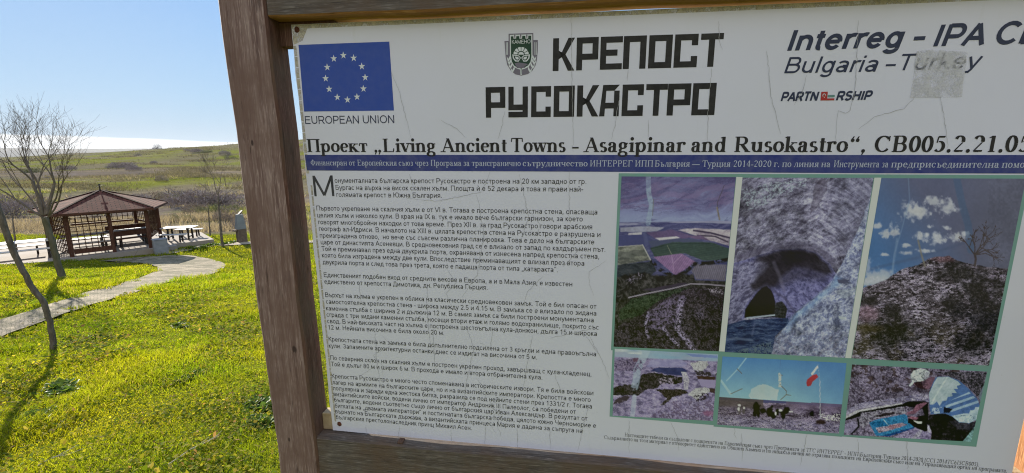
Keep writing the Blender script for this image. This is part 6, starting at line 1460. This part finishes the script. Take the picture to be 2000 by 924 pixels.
tf_ = r.uniform(0, 1, (len(xf), 1)); cf = np.array([.11, .10, .085]) * (.7 + .7 * tf_)
xx, yy, hh, cb = np.concatenate([xx, xf]), np.concatenate([yy, yf]), np.concatenate([hh, .7 + yf / 420 * r.uniform(.4, 1.3, len(yf))]), np.concatenate([cb, cf]); zz = terr(xx, yy) - .05
v, f_, c_ = tri_clumps(xx, yy, zz, 8, hh, .010 + np.minimum(yy, 500) * .0005, .25 + np.minimum(yy, 500) * .004, .35, cb, r)
brush = fast_mesh('dry_brush', v, f_, vcol_mat('dry_brush_stems', .95, 0, .3), None, c_)
tag(brush, 'grey and straw brown dry brush filling the hollow beyond the lawn', 'dry brush', kind='stuff')

m_blade = vcol_mat('grass_blades', .55, 0, .5)
def lawn_pts(N, y0, y1, k0, k1, r):
    y = np.exp(r.uniform(np.log(y0), np.log(y1), N)); x = y * r.uniform(k0, k1, N)
    ok = ~inside(*ragged(x, y), PATH_POLY) & ~inside(x, y, SLAB_W); return x[ok], y[ok]
def blades(N, y0, y1, k0, k1, r):
    x, y = lawn_pts(N, y0, y1, k0, k1, r); n = len(x); d = np.hypot(x, y)
    tuft = fbm(x / .55, y / .55, 83, 3); big = fbm(x / 2.2, y / 2.2, 85, 3)
    h = (.020 + .075 * sstep(.42, .75, tuft * .6 + big * .4)) * r.uniform(.6, 1.35, n) * np.clip(d / 7, 1, 1.7)
    w = np.clip(.0011 * d / 2.2, .0012, .009) * r.uniform(.7, 1.3, n)
    a = r.uniform(0, 2 * np.pi, n); lean = r.normal(0, .55, (n, 2)) * h[:, None]
    z = terr(x, y) - .004
    s = np.stack([np.cos(a) * w, np.sin(a) * w], 1); o = np.zeros((n, 5, 3))
    o[:, 0, :2] = np.stack([x, y], 1) - s; o[:, 1, :2] = np.stack([x, y], 1) + s; o[:, :2, 2] = z[:, None]
    md = np.stack([x, y], 1) + lean * .38
    o[:, 2, :2] = md - s * .8; o[:, 3, :2] = md + s * .8; o[:, 2:4, 2] = (z + h * .6)[:, None]
    o[:, 4, :2] = np.stack([x, y], 1) + lean; o[:, 4, 2] = z + h
    t = r.uniform(0, 1, (n, 1)); hue = fbm(x / 1.1, y / 1.1, 87, 3)[:, None]
    c = np.array([.105, .19, .008]) * (1 - hue) + np.array([.31, .30, .014]) * hue
    c = c * (.55 + .75 * t) * (.62 + .76 * fbm(x / 1.7, y / 1.7, 89, 4))[:, None]; dry = (r.uniform(0, 1, n) < .07)[:, None]; c = np.where(dry, np.array([.34, .28, .10]), c)
    f = np.arange(n)[:, None] * 5
    tris = np.concatenate([f + np.array([[0, 1, 3]]), f + np.array([[0, 3, 2]]), f + np.array([[2, 3, 4]])])
    return o.reshape(-1, 3), tris, np.repeat(c, 5, 0)
r = np.random.default_rng(5)
bv = [blades(250000, 1.9, 26, -1.36, -.26, r), blades(30000, 1.6, 14, -.26, 1.2, r)]
vv_ = np.concatenate([b[0] for b in bv]); of = len(bv[0][0])
grass = fast_mesh('grass', vv_, np.concatenate([bv[0][1], bv[1][1] + of]), m_blade, None, np.concatenate([b[2] for b in bv]))
tag(grass, 'short sunlit yellow green grass of the sloping lawn', 'grass', kind='stuff')
def leaves(N, y0, y1, k0, k1, r):
    x, y = lawn_pts(N, y0, y1, k0, k1, r); cl = fbm(x / .7, y / .7, 93, 3)
    ok = r.uniform(0, 1, len(x)) < (.10 + .9 * sstep(.48, .74, cl)); x, y, cl = x[ok], y[ok], cl[ok]; n = len(x); d = np.hypot(x, y)
    L = r.uniform(.006, .017, n) * np.clip(d / 5, 1, 1.8); a = r.uniform(0, 2 * np.pi, n); z = terr(x, y) + r.uniform(.015, .07, n)
    u = np.stack([np.cos(a), np.sin(a), r.normal(0, .45, n)], 1) * L[:, None]; w = np.stack([-np.sin(a), np.cos(a), r.normal(0, .45, n)], 1) * (L * .62)[:, None]
    c = np.stack([x, y, z], 1); o = np.stack([c - u, c - u * .2 - w, c + u * .6 - w * .8, c + u * 1.1, c + u * .6 + w * .8, c - u * .2 + w], 1)
    q = r.uniform(0, 1, n)[:, None]; col = np.where(q < .5, np.array([.12, .17, .012]), np.where(q < .80, np.array([.30, .28, .03]), np.where(q < .96, np.array([.34, .28, .06]), np.array([.30, .18, .09])))) * r.uniform(.6, 1.25, (n, 1))
    return o.reshape(-1, 3), np.arange(6 * n).reshape(-1, 6), np.repeat(col, 6, 0)
lv = leaves(95000, 1.9, 20, -1.36, -.2, r)
lf = fast_mesh('ground_leaves', lv[0], lv[1], vcol_mat('broad_leaves', .95, 0, .5), None, lv[2])
tag(lf, 'broad low leaves, green and yellowing, scattered among the lawn grass', 'ground leaves', kind='stuff')
# dark leafy weeds: a few bigger rosettes on the lawn
def weed(seed):
    r = np.random.default_rng(seed); v = []; f = []; c = []
    for k in range(110):
        a = r.uniform(0, 6.28); L = r.uniform(.03, .085); el = r.uniform(.15, 1.1); d = np.array([math.cos(a) * math.cos(el), math.sin(a) * math.cos(el), math.sin(el)]); s = np.array([-math.sin(a), math.cos(a), 0]) * L * .24; b = r.normal(0, .028, 3) * np.array([1, 1, 0])
        dr = np.array([0, 0, -.25 * L]); i = len(v)
        v += [b - s * .3, b + s * .3, b + d * L * .5 + s, b + d * L + dr + s * .2, b + d * L + dr - s * .2, b + d * L * .5 - s]; f.append((i, i + 1, i + 2, i + 3, i + 4, i + 5))
        c += [np.array([.075, .125, .022]) * r.uniform(.7, 1.5)] * 6
    return v, f, c
m_weed = vcol_mat('weed_leaves', .5, 0, .35)
wv = weed(1); wproto = None
for k, (u, v, s) in enumerate(((365, 742, 1.0), (378, 735, 1.0), (350, 748, .9), (345, 636, .9), (355, 640, .9), (455, 610, 1.0), (470, 612, .9), (110, 760, 1.3), (125, 770, 1.2), (60, 822, 1.3), (45, 830, 1.3), (75, 815, 1.1), (500, 790, 1.1), (520, 800, 1.3), (510, 830, 1.2), (190, 660, 1.0), (410, 480, 2.6), (385, 488, 2.4), (372, 486, 2.6), (440, 477, 2.2), (398, 484, 2.3), (425, 479, 2.2), (455, 474, 2.2))):
    q = ground_at(u, v)
    if wproto is None: wproto = o = mesh_obj('leafy_weed', wv[0], wv[1], m_weed, None, colors=np.array(wv[2]))
    else: o = wproto.copy(); COL.objects.link(o)
    o.location = tuple(q); o.scale = (s * 1.3, s * 1.3, s); o.rotation_euler = (0, 0, rng.uniform(0, 6.28))
    if k < 16: tag(o, 'dark green leafy weed tuft on the near lawn', 'weed', 'weed tufts on the near lawn')
    else: tag(o, 'dark green leafy weed tuft at the lawn edge beside the terrace', 'weed', 'weed tufts beside the terrace')
# dry stalks lying in the grass at the bottom of the frame
rnd = random.Random(8)
for u0, v0, u1, v1, lab in ((330, 915, 425, 868, 'long dry stalk lying in the grass beside the board post'), (75, 918, 135, 902, 'short dry stalk lying in the grass at the lower left corner')):
    a, b = ground_at(u0, v0), ground_at(u1, v1); t = thing('dry_stalk', lab, 'stalk', tuple(a), 0, 'dry stalks in the grass')
    d = Vector(b) - Vector(a); mb = MB(); mb.tube([Vector((0, 0, .03)), d * .4 + Vector((0, 0.02, .055)), d * .75 + Vector((.0, 0, .06)), d + Vector((0, 0, .07))], [.0035, .003, .0025, .0015], 5)
    for k in range(3): grow(mb, d * (.5 + .15 * k) + Vector((0, 0, .055)), d.normalized() + Vector((rnd.gauss(0, .5), rnd.gauss(0, .5), .2)), .12, .0016, 0, rnd)
    mb.build('stem', noisy('dry_stalk_straw', (.30, .26, .18), (.45, .40, .30), 20, .8), t)

# ---------------------------------------------------------------- the hazy winter air
mb = MB(); mb.box((-7600, -450, -90), (7600, 6300, 135))
m_air = bpy.data.materials.new('haze'); m_air.use_nodes = True; nt = m_air.node_tree
nt.nodes.remove(nt.nodes['Principled BSDF']); pvv = nt.nodes.new('ShaderNodeVolumePrincipled')
pvv.inputs['Color'].default_value = (0.72, 0.82, 1.0, 1); pvv.inputs['Density'].default_value = 0.000016; pvv.inputs['Anisotropy'].default_value = 0.3
nt.links.new(pvv.outputs[0], nt.nodes['Material Output'].inputs['Volume'])
haze = mb.build('haze', m_air, None); haze['kind'] = 'stuff'; haze['label'] = 'thin pale winter haze over the far land'; haze['category'] = 'haze'
